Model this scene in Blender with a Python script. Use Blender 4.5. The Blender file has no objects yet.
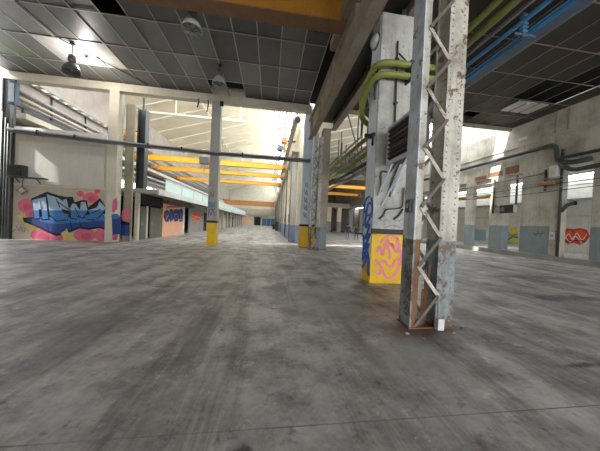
import bpy, bmesh, math, random
from mathutils import Vector, Matrix
random.seed(7)
SC = bpy.context.scene
COL = SC.collection

# ------------------------------------------------------------------ camera
FPX, HC = 230.0, 1.6
def basis():
    d = Vector((270-300, -(221.5-225.5), FPX)).normalized()       # aisle direction in camera axes (right, up, forward)
    h = Vector((1, -0.046, 0))
    z = d.cross(h).normalized()
    if z.y < 0: z = -z
    x = z.cross(d).normalized()
    if x.x < 0: x = -x
    return x, d, z
BX, BY, BZ = basis()
def ray(px, py):
    c = Vector((px-300, -(py-225.5), FPX))
    return Vector((BX.dot(c), BY.dot(c), BZ.dot(c)))
def at_y(px, py, y):
    r = ray(px, py); t = y/r.y; return Vector((r.x*t, y, HC+r.z*t))
def at_x(px, py, x):
    r = ray(px, py); t = x/r.x; return Vector((x, r.y*t, HC+r.z*t))
def at_z(px, py, z):
    r = ray(px, py); t = (z-HC)/r.z; return Vector((r.x*t, r.y*t, z))
cam = bpy.data.cameras.new('camera'); co = bpy.data.objects.new('camera', cam); COL.objects.link(co)
cam.sensor_width = 36; cam.lens = 36*FPX/600; cam.clip_start = .05; cam.clip_end = 400
m = Matrix(((BX.x, BX.y, -BX.z, 0), (BY.x, BY.y, -BY.z, 0), (BZ.x, BZ.y, -BZ.z, HC), (0, 0, 0, 1)))
co.matrix_world = m
SC.camera = co

# ------------------------------------------------------------------ materials
def lin(c):
    return tuple(((v/255)/12.92 if v/255 <= .04045 else ((v/255+.055)/1.055)**2.4) for v in c)
def nodes_of(name):
    mt = bpy.data.materials.new(name); mt.use_nodes = True
    nt = mt.node_tree; b = nt.nodes['Principled BSDF']
    return mt, nt, b
def N(nt, t, **kw):
    n = nt.nodes.new(t)
    for k, v in kw.items(): setattr(n, k, v)
    return n
def noise(nt, vec, scale, detail=5, rough=.6):
    n = N(nt, 'ShaderNodeTexNoise'); n.inputs['Scale'].default_value = scale
    n.inputs['Detail'].default_value = detail; n.inputs['Roughness'].default_value = rough
    nt.links.new(vec, n.inputs['Vector']); return n.outputs['Fac']
def ramp(nt, fac, p0, c0, p1, c1):
    r = N(nt, 'ShaderNodeValToRGB'); e = r.color_ramp.elements
    e[0].position = p0; e[0].color = c0+(1,) if len(c0) == 3 else c0
    e[1].position = p1; e[1].color = c1+(1,) if len(c1) == 3 else c1
    nt.links.new(fac, r.inputs['Fac']); return r.outputs['Color']
def mix(nt, fac, a, b, mode='MIX'):
    mx = N(nt, 'ShaderNodeMix', data_type='RGBA', blend_type=mode)
    if isinstance(fac, float): mx.inputs[0].default_value = fac
    else: nt.links.new(fac, mx.inputs[0])
    for s, v in ((6, a), (7, b)):
        if isinstance(v, tuple): mx.inputs[s].default_value = v+(1,)
        else: nt.links.new(v, mx.inputs[s])
    return mx.outputs[2]
def coords(nt, scale=(1, 1, 1), rot=(0, 0, 0)):
    tc = N(nt, 'ShaderNodeTexCoord'); mp = N(nt, 'ShaderNodeMapping')
    mp.inputs['Scale'].default_value = scale; mp.inputs['Rotation'].default_value = rot
    nt.links.new(tc.outputs['Object'], mp.inputs['Vector']); return mp.outputs['Vector']
W3 = (1., 1., 1.); K3 = (0., 0., 0.)
def worn(name, c, dirt=None, amount=.6, scale=1.6, rough=.7, metal=0., streak=True, bump=.15, chip=None, chipt=.6):
    """painted or plain surface with blotchy dirt, vertical runs and chips"""
    c = lin(c); dirt = lin(dirt) if dirt else tuple(v*.45 for v in c)
    mt, nt, b = nodes_of(name)
    v = coords(nt)
    f1 = ramp(nt, noise(nt, v, scale, 8, .65), .42, K3, .72, (amount,)*3)
    col = mix(nt, f1, c, dirt)
    if streak:
        f2 = ramp(nt, noise(nt, coords(nt, (5, 5, .35)), 1.5, 4), .5, K3, .8, (amount*.8,)*3)
        col = mix(nt, f2, col, dirt)
    f3 = noise(nt, v, 14, 6, .7)
    col = mix(nt, .22, col, ramp(nt, f3, .3, tuple(x*.6 for x in c), .7, tuple(min(1, x*1.25) for x in c)))
    if chip:
        f4 = ramp(nt, noise(nt, v, 4.5, 8, .75), chipt, K3, chipt+.03, W3)
        col = mix(nt, f4, col, lin(chip))
    nt.links.new(col, b.inputs['Base Color'])
    b.inputs['Roughness'].default_value = rough; b.inputs['Metallic'].default_value = metal
    if bump:
        bp = N(nt, 'ShaderNodeBump'); bp.inputs['Strength'].default_value = bump; bp.inputs['Distance'].default_value = .02
        nt.links.new(f3, bp.inputs['Height']); nt.links.new(bp.outputs['Normal'], b.inputs['Normal'])
    return mt
def plain(name, c, rough=.6, metal=0., var=.12):
    c = lin(c); mt, nt, b = nodes_of(name)
    f = noise(nt, coords(nt), 6, 4)
    col = mix(nt, f, tuple(x*(1-var) for x in c), tuple(min(1, x*(1+var)) for x in c))
    nt.links.new(col, b.inputs['Base Color']); b.inputs['Roughness'].default_value = rough; b.inputs['Metallic'].default_value = metal
    return mt
STAINS = [(3.9, 2.34, .42, .09, (44, 41, 40), .95), (7.6, 4.85, 1.1, .3, (58, 55, 53), .85), (9.6, 7.2, 1.7, .35, (72, 69, 66), .7), (12.5, 6.4, 2.2, .5, (66, 62, 58), .7), (-1.0, 4.9, .2, .1, (58, 56, 55), .6),
          (1.15, 6.0, .22, .3, (84, 80, 78), .7), (.55, 8.2, .5, .6, (82, 79, 77), .7), (-2.3, 5.6, .3, .12, (74, 72, 71), .6), (-.12, 1.55, .2, .12, (46, 45, 45), .9), (-3.2, 9.6, .8, .35, (84, 82, 80), .7),
          (2.7, 3.4, .75, .3, (96, 64, 54), .85), (2.7, 3.35, 1.1, .45, (96, 84, 78), .5), (-.9, 3.2, .22, .9, (80, 79, 80), .6), (.4, 12.5, 1.3, 1.0, (98, 95, 92), .6), (-1.6, 8.2, .7, 2.2, (172, 170, 168), .55), (-4.2, 7.0, .35, 1.8, (170, 168, 166), .5),
          (1.2, 4.6, 1.0, 1.3, (150, 147, 144), .5), (5.2, 7.2, 1.2, .5, (164, 162, 158), .6), (6.2, 5.8, .8, .18, (150, 148, 144), .5), (1.6, 2.6, .8, .5, (140, 138, 136), .5), (-2.4, 3.6, .5, 1.6, (84, 84, 86), .5)]
def floor_material():
    mt, nt, b = nodes_of('concrete_floor')
    v = coords(nt)
    big = noise(nt, v, .4, 6, .6)
    base = ramp(nt, big, .32, lin((128, 126, 126)), .68, lin((176, 173, 170)))
    med = noise(nt, v, 1.4, 10, .68)
    base = mix(nt, ramp(nt, med, .42, K3, .6, (.7,)*3), base, lin((104, 101, 100)))
    dist = noise(nt, v, 1.2, 6, .7); dm = N(nt, 'ShaderNodeMath'); dm.operation = 'SUBTRACT'; nt.links.new(dist, dm.inputs[0]); dm.inputs[1].default_value = .5
    # long drag marks of wheels, fanning down the aisle and across it
    for ang, sx, sy, sc, p0, p1, a, c in ((16, .9, .1, 1.1, .5, .66, .7, (88, 86, 87)), (-8, 1.3, .12, 1.3, .54, .7, .5, (186, 183, 178)), (2, 2.4, .16, .9, .54, .66, .5, (82, 80, 82)), (80, .8, .14, 1.2, .53, .7, .6, (92, 88, 85)), (55, 1.2, .16, 1.0, .56, .7, .45, (178, 175, 170))):
        s1 = noise(nt, coords(nt, (sx, sy, 1), (0, 0, math.radians(ang))), sc, 9, .7)
        base = mix(nt, ramp(nt, s1, p0, K3, p1, (a,)*3), base, lin(c))
    s3 = noise(nt, v, .55, 12, .78)
    base = mix(nt, ramp(nt, s3, .55, K3, .62, (.6,)*3), base, lin((86, 83, 82)))
    sp = noise(nt, v, 2.6, 9, .8)
    base = mix(nt, ramp(nt, sp, .58, K3, .66, (.65,)*3), base, lin((190, 187, 184)))
    sq = noise(nt, coords(nt, (1, 1, 1), (0, 0, .6)), 5.5, 7, .75)
    base = mix(nt, ramp(nt, sq, .56, K3, .68, (.6,)*3), base, lin((78, 76, 76)))
    fine = noise(nt, v, 22, 8, .8)
    base = mix(nt, .16, base, ramp(nt, fine, .3, lin((80, 78, 77)), .7, lin((190, 187, 184))))
    bc = N(nt, 'ShaderNodeBrightContrast'); nt.links.new(base, bc.inputs['Color']); bc.inputs['Contrast'].default_value = .85; bc.inputs['Bright'].default_value = .26
    base = bc.outputs['Color']
    for cx, cy, rx, ry, c, a in STAINS:
        mp = N(nt, 'ShaderNodeMapping'); mp.vector_type = 'POINT'
        mp.inputs['Location'].default_value = (-cx/rx, -cy/ry, 0); mp.inputs['Scale'].default_value = (1/rx, 1/ry, 0)
        tc = N(nt, 'ShaderNodeTexCoord'); nt.links.new(tc.outputs['Object'], mp.inputs['Vector'])
        ln = N(nt, 'ShaderNodeVectorMath'); ln.operation = 'LENGTH'; nt.links.new(mp.outputs['Vector'], ln.inputs[0])
        ad = N(nt, 'ShaderNodeMath'); ad.operation = 'MULTIPLY_ADD'; nt.links.new(dm.outputs[0], ad.inputs[0]); ad.inputs[1].default_value = 3.2; nt.links.new(ln.outputs['Value'], ad.inputs[2])
        base = mix(nt, ramp(nt, ad.outputs[0], .55, (a,)*3, 1.15, K3), base, lin(c))
    br = N(nt, 'ShaderNodeTexBrick'); br.offset = 0
    for k, x in (('Scale', 1.), ('Mortar Size', .008), ('Brick Width', 60.), ('Row Height', 5.2), ('Mortar Smooth', .4)): br.inputs[k].default_value = x
    mp = N(nt, 'ShaderNodeMapping'); mp.inputs['Location'].default_value = (3.6, 3.43, 0)
    tc = N(nt, 'ShaderNodeTexCoord'); nt.links.new(tc.outputs['Object'], mp.inputs['Vector']); nt.links.new(mp.outputs['Vector'], br.inputs['Vector'])
    jf = N(nt, 'ShaderNodeMath'); jf.operation = 'MULTIPLY'; nt.links.new(br.outputs['Fac'], jf.inputs[0]); nt.links.new(ramp(nt, big, .38, K3, .6, (.8,)*3), jf.inputs[1])
    base = mix(nt, jf.outputs[0], base, lin((58, 56, 55)))
    nt.links.new(base, b.inputs['Base Color'])
    rg = ramp(nt, med, .3, (.34,)*3, .7, (.6,)*3); nt.links.new(rg, b.inputs['Roughness'])
    b.inputs['Specular IOR Level'].default_value = .5
    bp = N(nt, 'ShaderNodeBump'); bp.inputs['Strength'].default_value = .3; bp.inputs['Distance'].default_value = .03
    hsum = N(nt, 'ShaderNodeMath'); hsum.operation = 'ADD'; nt.links.new(med, hsum.inputs[0]); nt.links.new(fine, hsum.inputs[1])
    nt.links.new(hsum.outputs[0], bp.inputs['Height']); nt.links.new(bp.outputs['Normal'], b.inputs['Normal'])
    return mt
def glass_material():
    mt, nt, b = nodes_of('thin_glass')
    nt.nodes.remove(b); o = nt.nodes['Material Output']
    t = N(nt, 'ShaderNodeBsdfTransparent'); t.inputs[0].default_value = (.86, .9, .9, 1)
    g = N(nt, 'ShaderNodeBsdfGlossy'); g.inputs['Roughness'].default_value = .1
    ms = N(nt, 'ShaderNodeMixShader'); ms.inputs[0].default_value = .06
    nt.links.new(t.outputs[0], ms.inputs[1]); nt.links.new(g.outputs[0], ms.inputs[2]); nt.links.new(ms.outputs[0], o.inputs[0])
    return mt
def emit(name, c, s):
    mt, nt, b = nodes_of(name); b.inputs['Base Color'].default_value = lin(c)+(1,)
    b.inputs['Emission Color'].default_value = lin(c)+(1,); b.inputs['Emission Strength'].default_value = s
    return mt
M = dict(
 floor=floor_material(), glass=glass_material(),
 tile=worn('dark_tile', (88, 87, 85), (58, 57, 55), .5, 1.2, .42, streak=False, bump=.05),
 tile2=worn('grey_tile', (112, 110, 107), (80, 78, 75), .5, 1.2, .4, streak=False, bump=.05),
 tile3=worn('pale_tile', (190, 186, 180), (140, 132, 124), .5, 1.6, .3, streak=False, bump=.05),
 tilegreen=worn('greenish_tile', (120, 130, 100), (90, 96, 76), .4, 1.2, .5, streak=False, bump=.05),
 rtile=worn('brown_tile', (54, 48, 43), (34, 30, 28), .6, 1.1, .6, streak=False, bump=.05),
 void=plain('black_void', (24, 23, 23), .9), grid=plain('grid_bar', (176, 174, 166), .5, .2), rgrid=plain('dull_grid_bar', (128, 118, 106), .6, .2),
 cream=worn('cream_paint', (205, 198, 180), (150, 140, 120), .45, 1.2), white=worn('white_paint', (214, 214, 208), (150, 148, 140), .5, 1.1),
 partition=worn('partition_plaster', (182, 172, 154), (140, 130, 116), .4, .8), panelw=worn('partition_board', (192, 188, 178), (150, 144, 132), .35, .7),
 pillar=worn('pillar_plaster', (196, 194, 186), (112, 108, 100), .95, 1.1, chip=(140, 134, 124)),
 pillarside=worn('whitewash_skylit', (222, 231, 244), (170, 176, 186), .5, 1.8),  # whitewash raised and blued: skylight on the aisle face is in the colour
 greycol=worn('grey_column', (172, 168, 160), (120, 116, 110), .5, 1.5),
 yellow=worn('yellow_base_paint', (236, 190, 10), (190, 140, 20), .4, 2.2, .55), black=plain('black_paint', (26, 25, 25), .6),
 steelw=worn('steel_white_paint', (190, 184, 170), (100, 86, 72), 1., 2.0, .55, chip=(104, 80, 60), chipt=.57),
 steelblue=worn('steel_bluish_paint', (196, 206, 216), (118, 114, 110), .9, 2.0, .55, chip=(126, 112, 100), chipt=.58),
 steelbase=worn('steel_grey_base', (136, 146, 150), (84, 74, 66), 1., 2.2, .6, chip=(98, 78, 64), chipt=.52),
 rust=worn('rusty_steel', (120, 84, 60), (70, 48, 36), .7, 4, .8), lacedark=worn('dark_lacing', (104, 96, 86), (62, 54, 48), .7, 5, .7),
 brownsteel=worn('brown_girder', (156, 142, 126), (92, 80, 68), .65, 1.6, .6), darksteel=worn('dark_steel', (62, 62, 64), (38, 36, 36), .6, 2, .5),
 crane=worn('crane_yellow', (240, 172, 24), (196, 128, 24), .4, 1.2, .5), craneold=worn('crane_ochre', (168, 112, 24), (100, 66, 26), .6, 1.1, .55),
 cranebrown=worn('crane_brown', (186, 128, 70), (120, 84, 58), .5, .9, .6),
 green=worn('green_pipe', (134, 142, 62), (88, 88, 46), .6, 3, .4, streak=False), blue=worn('blue_pipe', (70, 150, 206), (60, 104, 140), .4, 3, .4, streak=False),
 bluetray=worn('blue_grey_tray', (78, 92, 112), (58, 64, 74), .5, 2, .5, streak=False), pipegrey=worn('grey_pipe', (150, 150, 148), (96, 94, 90), .5, 2.4, .45, streak=False),
 pipedark=worn('dark_pipe', (66, 70, 66), (40, 40, 38), .5, 3, .5, streak=False), pipecream=worn('cream_pipe', (206, 196, 176), (150, 138, 120), .5, 3, .5, streak=False),
 tray=worn('tray_steel', (92, 98, 106), (60, 62, 66), .5, 2, .4, .3, streak=False),
 lampglass=plain('lamp_glass', (170, 174, 170), .15), lampmetal=worn('lamp_metal', (120, 122, 120), (74, 74, 72), .5, 6, .4, .5, streak=False), bulb=emit('added_bulb_glow', (255, 244, 226), 25),
 roof=worn('roof_board', (232, 225, 208), (190, 178, 156), .5, .5, .8, streak=False), rafter=plain('rafter_white', (232, 226, 212), .6),
 pinkwall=worn('pinkish_brick', (164, 153, 144), (112, 104, 98), .6, .9), hallwall=worn('hall_plaster', (226, 214, 188), (176, 158, 130), .6, .8),
 dado=worn('dado_grey_blue', (132, 142, 144), (98, 104, 106), .5, 1.3), dado2=worn('dado_blue', (146, 160, 182), (110, 118, 130), .5, 1.3),
 rightwall=worn('right_wall_plaster', (188, 181, 168), (104, 96, 86), .85, .8), kerb=worn('kerb_concrete', (150, 146, 140), (100, 96, 92), .6, 1.5),
 louver=worn('louver_slat', (82, 66, 62), (50, 42, 40), .5, 4, .5, streak=False), louverframe=worn('louver_frame', (200, 208, 220), (150, 150, 150), .5, 3, .5),
 aqua=worn('aqua_screen', (206, 228, 222), (166, 190, 186), .4, .5, .4, streak=False), fascia=worn('canopy_fascia', (170, 166, 158), (120, 114, 108), .5, 1.2),
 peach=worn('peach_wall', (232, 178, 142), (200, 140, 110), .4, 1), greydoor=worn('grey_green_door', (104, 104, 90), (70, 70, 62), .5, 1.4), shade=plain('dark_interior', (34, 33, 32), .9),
 wallgrey=worn('office_grey_wall', (150, 146, 140), (110, 106, 100), .5, 1.1), bluedoor=worn('blue_gate', (70, 110, 150), (50, 76, 100), .4, 1), brownpanel=worn('brown_wall', (122, 88, 58), (76, 54, 38), .6, 2.4),
 skin=plain('skin', (196, 150, 124), .6), jacket=plain('black_jacket', (26, 27, 34), .8), jacket2=plain('dark_jacket', (46, 44, 56), .8), jeans=plain('blue_jeans', (72, 86, 122), .8), trousers=plain('dark_trousers', (62, 62, 74), .8), hair=plain('dark_hair', (36, 28, 24), .8), hairgrey=plain('grey_hair', (128, 120, 112), .8), shoe=plain('dark_shoe', (30, 28, 28), .6), eyewhite=plain('eye', (40, 34, 32), .3),
 greencol=worn('dingy_column', (150, 142, 120), (96, 92, 74), .6, 2),
 darkbrown=worn('dark_brown_wall', (84, 72, 62), (50, 44, 40), .6, .8),
 rivet=plain('rivet_steel', (150, 142, 130), .6),
 tagmuted=worn('muted_tag', (112, 136, 170), (150, 150, 150), .6, 5, chip=(168, 164, 156)),
 stain=worn('oil_stain', (58, 54, 52), (40, 38, 37), .6, 2, .45, streak=False), reddust=worn('red_dust', (112, 78, 66), (84, 66, 58), .5, 3, .9, streak=False), boxwhite=plain('white_plastic', (206, 206, 204), .5), screen=plain('screen_black', (18, 18, 20), .25),
 pk=plain('paint_pink', (206, 104, 128), .6), pkd=plain('paint_deep_pink', (190, 84, 112), .6), kk=plain('paint_black', (16, 16, 22), .6), lb=plain('paint_pale_blue', (146, 170, 192), .6), mb=plain('paint_mid_blue', (56, 110, 168), .6), nb=plain('paint_navy', (30, 62, 128), .6), cy=plain('paint_cyan', (110, 186, 224), .6), ye=plain('paint_sand', (206, 186, 120), .6), bluetag=plain('paint_tag_blue', (44, 104, 206), .6), pinktag=plain('paint_tag_pink', (236, 128, 150), .6), orange=plain('paint_orange', (226, 96, 50), .6), red=plain('paint_red', (206, 62, 44), .6), whitep=plain('paint_white', (224, 222, 216), .6), navytag=plain('paint_tag_navy', (34, 48, 104), .6), lime=plain('paint_lime', (206, 200, 60), .6), greyp=plain('paint_grey', (92, 92, 92), .6),
)

# ------------------------------------------------------------------ mesh helpers
class MB:
    def __init__(s): s.v, s.f, s.mi, s.sm = [], [], [], []
    def face(s, idx, mi=0, smooth=False): s.f.append(idx); s.mi.append(mi); s.sm.append(smooth)
    def poly(s, pts, mi=0):
        b = len(s.v); s.v += [Vector(p) for p in pts]; s.face(list(range(b, b+len(pts))), mi); return s
    def box(s, x0, y0, z0, x1, y1, z1, mi=0):
        b = len(s.v)
        s.v += [Vector(p) for p in ((x0,y0,z0),(x1,y0,z0),(x1,y1,z0),(x0,y1,z0),(x0,y0,z1),(x1,y0,z1),(x1,y1,z1),(x0,y1,z1))]
        for q in ((0,3,2,1),(4,5,6,7),(0,1,5,4),(1,2,6,5),(2,3,7,6),(3,0,4,7)): s.face([b+i for i in q], mi)
        return s
    def bar(s, p, q, w, h, up=(0, 0, 1), mi=0):
        p, q = Vector(p), Vector(q); d = (q-p).normalized(); up = Vector(up)
        if abs(d.dot(up)) > .98: up = Vector((0, 1, 0))
        a = d.cross(up).normalized(); c = a.cross(d).normalized(); b = len(s.v)
        for e in (p, q):
            for i, j in ((-1,-1),(1,-1),(1,1),(-1,1)): s.v.append(e+a*(i*w/2)+c*(j*h/2))
        for k in ((0,1,2,3),(7,6,5,4),(0,4,5,1),(1,5,6,2),(2,6,7,3),(3,7,4,0)): s.face([b+i for i in k], mi)
        return s
    def tube(s, pts, r, seg=10, mi=0, caps=True):
        pts = [Vector(p) for p in pts]; n = len(pts); rr = r if isinstance(r, (list, tuple)) else [r]*n; b = len(s.v)
        prev = None
        for i, p in enumerate(pts):
            t = ((pts[min(i+1, n-1)]-p).normalized() + (p-pts[max(i-1, 0)]).normalized()).normalized()
            if prev is None:
                u = Vector((0, 0, 1)) if abs(t.z) < .9 else Vector((1, 0, 0)); a = t.cross(u).normalized()
            else: a = (prev-t*prev.dot(t)).normalized()
            prev = a; c = t.cross(a)
            for k in range(seg):
                g = 2*math.pi*k/seg; s.v.append(p+(a*math.cos(g)+c*math.sin(g))*rr[i])
        for i in range(n-1):
            for k in range(seg):
                k2 = (k+1) % seg; s.face([b+i*seg+k, b+i*seg+k2, b+(i+1)*seg+k2, b+(i+1)*seg+k], mi, True)
        if caps: s.face([b+k for k in reversed(range(seg))], mi); s.face([b+(n-1)*seg+k for k in range(seg)], mi)
        return s
    def lathe(s, cx, cy, prof, seg=18, mi=0):
        b = len(s.v); n = len(prof)
        for r, z in prof:
            for k in range(seg): g = 2*math.pi*k/seg; s.v.append(Vector((cx+r*math.cos(g), cy+r*math.sin(g), z)))
        for i in range(n-1):
            for k in range(seg):
                k2 = (k+1) % seg; s.face([b+i*seg+k, b+i*seg+k2, b+(i+1)*seg+k2, b+(i+1)*seg+k], mi, True)
        s.face([b+k for k in reversed(range(seg))], mi); s.face([b+(n-1)*seg+k for k in range(seg)], mi)
        return s
    def build(s, name, mats, parent=None, bevel=0):
        off = Vector((0, 0, 0)); p = parent
        while p: off += p.location; p = p.parent
        me = bpy.data.meshes.new(name); me.from_pydata([v-off for v in s.v], [], s.f)
        for mt in (mats if isinstance(mats, (list, tuple)) else [mats]): me.materials.append(M[mt] if isinstance(mt, str) else mt)
        me.polygons.foreach_set('material_index', s.mi); me.polygons.foreach_set('use_smooth', s.sm); me.update()
        o = bpy.data.objects.new(name, me); COL.objects.link(o); o.parent = parent
        if bevel:
            bv = o.modifiers.new('bevel', 'BEVEL'); bv.width = bevel; bv.segments = 2; bv.limit_method = 'ANGLE'
        return o
def tag(o, label=None, cat=None, group=None, kind=None):
    if label: o['label'] = label
    if cat: o['category'] = cat
    if group: o['group'] = group
    if kind: o['kind'] = kind
    return o
def thing(name, label, cat, loc=(0, 0, 0), group=None):
    o = bpy.data.objects.new(name, None); COL.objects.link(o); o.location = loc; o.empty_display_size = .2
    return tag(o, label, cat, group)
def struct(name, mb, mats, label=None, bevel=0):
    return tag(mb.build(name, mats, None, bevel), label, None, None, 'structure')
def copy_tree(o, parent=None):
    c = o.copy(); COL.objects.link(c); c.parent = parent
    for ch in list(o.children): copy_tree(ch, c)
    return c
def B(*a): return MB().box(*a)
def smooth_path(pts, n=6):
    """Catmull-Rom through the points"""
    P = [Vector(p) for p in pts]; P = [P[0]]+P+[P[-1]]; out = []
    for i in range(1, len(P)-2):
        for k in range(n):
            t = k/n; a, b, c, d = P[i-1], P[i], P[i+1], P[i+2]
            out.append(.5*((2*b)+(c-a)*t+(2*a-5*b+4*c-d)*t*t+(3*b-a-3*c+d)*t**3))
    out.append(P[-2]); return out
def elbow(pts, r=.15, n=4):
    """round the corners of a pipe run"""
    P = [Vector(p) for p in pts]; out = [P[0]]
    for i in range(1, len(P)-1):
        a, b, c = P[i-1], P[i], P[i+1]
        da, dc = (a-b), (c-b); ra = min(r, da.length*.45); rc = min(r, dc.length*.45)
        p, q = b+da.normalized()*ra, b+dc.normalized()*rc
        for k in range(n+1):
            t = k/n; out.append(p*(1-t)**2+b*2*t*(1-t)+q*t*t)
    out.append(P[-1]); return out

# painted shapes: flat paint layers lying on a real surface
class Paint:
    def __init__(s, to3, normal): s.to3, s.n, s.mb, s.mats, s.k = to3, Vector(normal), MB(), [], 0
    def _m(s, mat):
        if mat not in s.mats: s.mats.append(mat)
        return s.mats.index(mat)
    def lift(s): s.k += 1; return s.n*(.006+.0015*s.k)
    def shape(s, pts, mat):
        from mathutils.geometry import tessellate_polygon
        d = s.lift(); P = [Vector(s.to3(*p))+d for p in pts]; b = len(s.mb.v); s.mb.v += P; mi = s._m(mat)
        for t in tessellate_polygon([P]): s.mb.face([b+i for i in t], mi)
    def ell(s, cx, cy, rx, ry, mat, rot=0, n=20):
        c, si = math.cos(rot), math.sin(rot)
        s.shape([(cx+rx*math.cos(a)*c-ry*math.sin(a)*si, cy+rx*math.cos(a)*si+ry*math.sin(a)*c) for a in [2*math.pi*k/n for k in range(n)]], mat)
    def stroke(s, pts, w, mat, curve=True):
        d = s.lift(); P = [Vector((x, y, 0)) for x, y in pts]
        if curve and len(P) > 2: P = smooth_path(P, 5)
        mi = s._m(mat); b = len(s.mb.v)
        for i, p in enumerate(P):
            t = (P[min(i+1, len(P)-1)]-P[max(i-1, 0)]).normalized(); q = Vector((-t.y, t.x, 0))*(w/2)
            for e in (p+q, p-q): s.mb.v.append(Vector(s.to3(e.x, e.y))+d)
        for i in range(len(P)-1): s.mb.face([b+2*i, b+2*i+1, b+2*i+3, b+2*i+2], mi)
    def build(s, name, parent, label=None):
        return tag(s.mb.build(name, s.mats, parent), label)
def clip_below(pts, y0):
    out = []
    for i, a in enumerate(pts):
        b = pts[(i+1) % len(pts)]
        if a[1] >= y0: out.append(a)
        if (a[1] >= y0) != (b[1] >= y0):
            t = (y0-a[1])/(b[1]-a[1]); out.append((a[0]+t*(b[0]-a[0]), y0))
    return out

# ================================================================== THE SETTING
fl = MB(); nx, ny = 8, 16
fl.poly([(-18, -14, 0), (34, -14, 0), (34, 92, 0), (-18, 92, 0)])
floor = struct('floor', fl, 'floor')
def tiled(name, xs, ys, z, mats, pick, missing, gridmat, bar=.042, label=None):
    mb = MB()
    for i in range(len(xs)-1):
        for j in range(len(ys)-1):
            cx, cy = (xs[i]+xs[i+1])/2, (ys[j]+ys[j+1])/2
            if missing(cx, cy): continue
            e = .004; dz = random.uniform(-.006, .006)
            mb.poly([(xs[i]+e, ys[j]+e, z+dz+random.uniform(-.004, .004)), (xs[i]+e, ys[j+1]-e, z+dz), (xs[i+1]-e, ys[j+1]-e, z+dz+random.uniform(-.004, .004)), (xs[i+1]-e, ys[j]+e, z+dz)], pick(cx, cy))
    mb.box(xs[0], ys[0], z+.5, xs[-1], ys[-1], z+.65, len(mats)-1)
    o = struct(name, mb, mats, label)
    g = MB()
    for x in xs: g.box(x-bar/2, ys[0], z-.03, x+bar/2, ys[-1], z-.008)
    for y in ys: g.box(xs[0], y-bar/2, z-.034, xs[-1], y+bar/2, z-.009)
    g.build('ceiling_grid', gridmat, o)
    return o
CZ = 9.1
xs = [.14+.965*k for k in range(-15, 2)]+[2.05]; ys = [14.7-1.7*k for k in range(15, -1, -1)]; ys[-1] = 14.55
def miss(cx, cy):
    return (-6.65 < cx < -5.65 and 7.9 < cy < 9.6) or (-3.75 < cx < -1.8 and cy > 13.2)
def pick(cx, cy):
    if -10.5 < cx < -7.58 and 11.3 < cy < 13.: return 2  # paler tiles hold the bright reflected patch in their colour
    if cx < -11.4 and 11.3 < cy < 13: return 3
    r = random.random()
    if cx < -6.5: return 1 if r < .75 else 0
    if -5.7 < cx < -2.7 and 8 < cy < 13: return 1 if r < .6 else 0
    return 0 if r < .85 else 1
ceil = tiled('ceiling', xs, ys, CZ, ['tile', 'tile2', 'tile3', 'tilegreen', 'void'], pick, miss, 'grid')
xr = [3.95+1.0*k for k in range(0, 14)]
def missr(cx, cy):
    return (13.4 < cx < 15.6 and 9.6 < cy < 11.2) or (cx > 13.8 and 7.9 < cy < 9.5) or (11.9 < cx < 12.95 and 12.9 < cy)
ceilr = tiled('ceiling_right', xr, ys, CZ, ['rtile', 'rtile', 'void'], lambda a, b: 0, missr, 'rgrid', .035)
mb = MB()
mb.box(3.95, 14.5, 8.85, 16.9, 14.62, 9.75)
mb.build('ceiling_fascia', 'brownsteel', ceilr)
for k, (x, y) in enumerate(((13.6, 11.35), (14.3, 11.35), (15.0, 11.35))):
    tag(B(x, y, 9.0, x+.55, y+1.1, 9.05).build('light_panel', 'tile3', ceilr), 'pale translucent panel of the old ceiling light')

# near hall outer walls, beyond the frame on the left and behind: unseen, back windows and blank stretches shaped to steer daylight
def windowed_wall(name, axis, c, a0, a1, z0, z1, zt, step, mat):
    w = MB()
    def bx(u0, u1, q0, q1):
        if axis == 'x': w.box(c-.15, u0, q0, c+.15, u1, q1)
        else: w.box(u0, c-.15, q0, u1, c+.15, q1)
    bx(a0, a1, 0, z0); bx(a0, a1, z1, zt)
    u = a0
    while u < a1-.3: bx(u, u+.5, z0, z1); u += step
    return struct(name, w, mat)
struct('wall_left', B(-15.3, -11, 0, -15.0, 13.9, 9.8), 'partition')
windowed_wall('wall_back', 'y', -11.2, -4.2, 23, 1.0, 6.2, 9.8, 6.1, 'partition')
struct('wall_back_left', B(-15.3, -11.35, 0, -4.2, -11.05, 9.8), 'partition')  # kept solid so less daylight reaches the mural wall

# ------------------------------------------------ partition with the mural (left)
PYW = 14.5
wl = struct('wall_partition', B(-14.6, PYW, 0, -9.285, PYW+.2, 5.8), 'partition')
B(-13.7, PYW-.05, 3.05, -9.45, PYW-.002, 5.35).build('wall_board', 'panelw', wl)
B(-14.0, PYW-.03, 2.98, -9.3, PYW-.002, 3.03).build('board_rail', 'cream', wl)
zs = 5.4545
def on_partition(x, y):
    v = at_y(20+x/zs, 180+y/zs, PYW); return Vector((min(v.x, -9.29), v.y, max(v.z, .01)))
P = Paint(on_partition, (0, -1, 0))
bub = [(35, 140, 46, 40), (330, 75, 22, 19), (424, 60, 18, 16), (388, 98, 46, 30), (508, 132, 26, 46), (120, 300, 62, 34), (190, 315, 50, 26), (355, 300, 60, 38), (470, 298, 62, 44), (60, 180, 30, 24)]
P.shape([(-20, 195), (20, 180), (130, 268), (240, 318), (330, 262), (420, 258), (530, 285), (560, 332), (250, 332), (120, 330), (60, 280)], 'ye')
for x, y, a, b_ in bub: P.ell(x, y, a+5, b_+5, 'ye')
for x, y, a, b_ in bub: P.ell(x, y, a, b_, 'pk')
for x, y, a, b_ in bub: P.ell(x+a*.15, y+b_*.2, a*.5, b_*.45, 'pkd')
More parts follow.
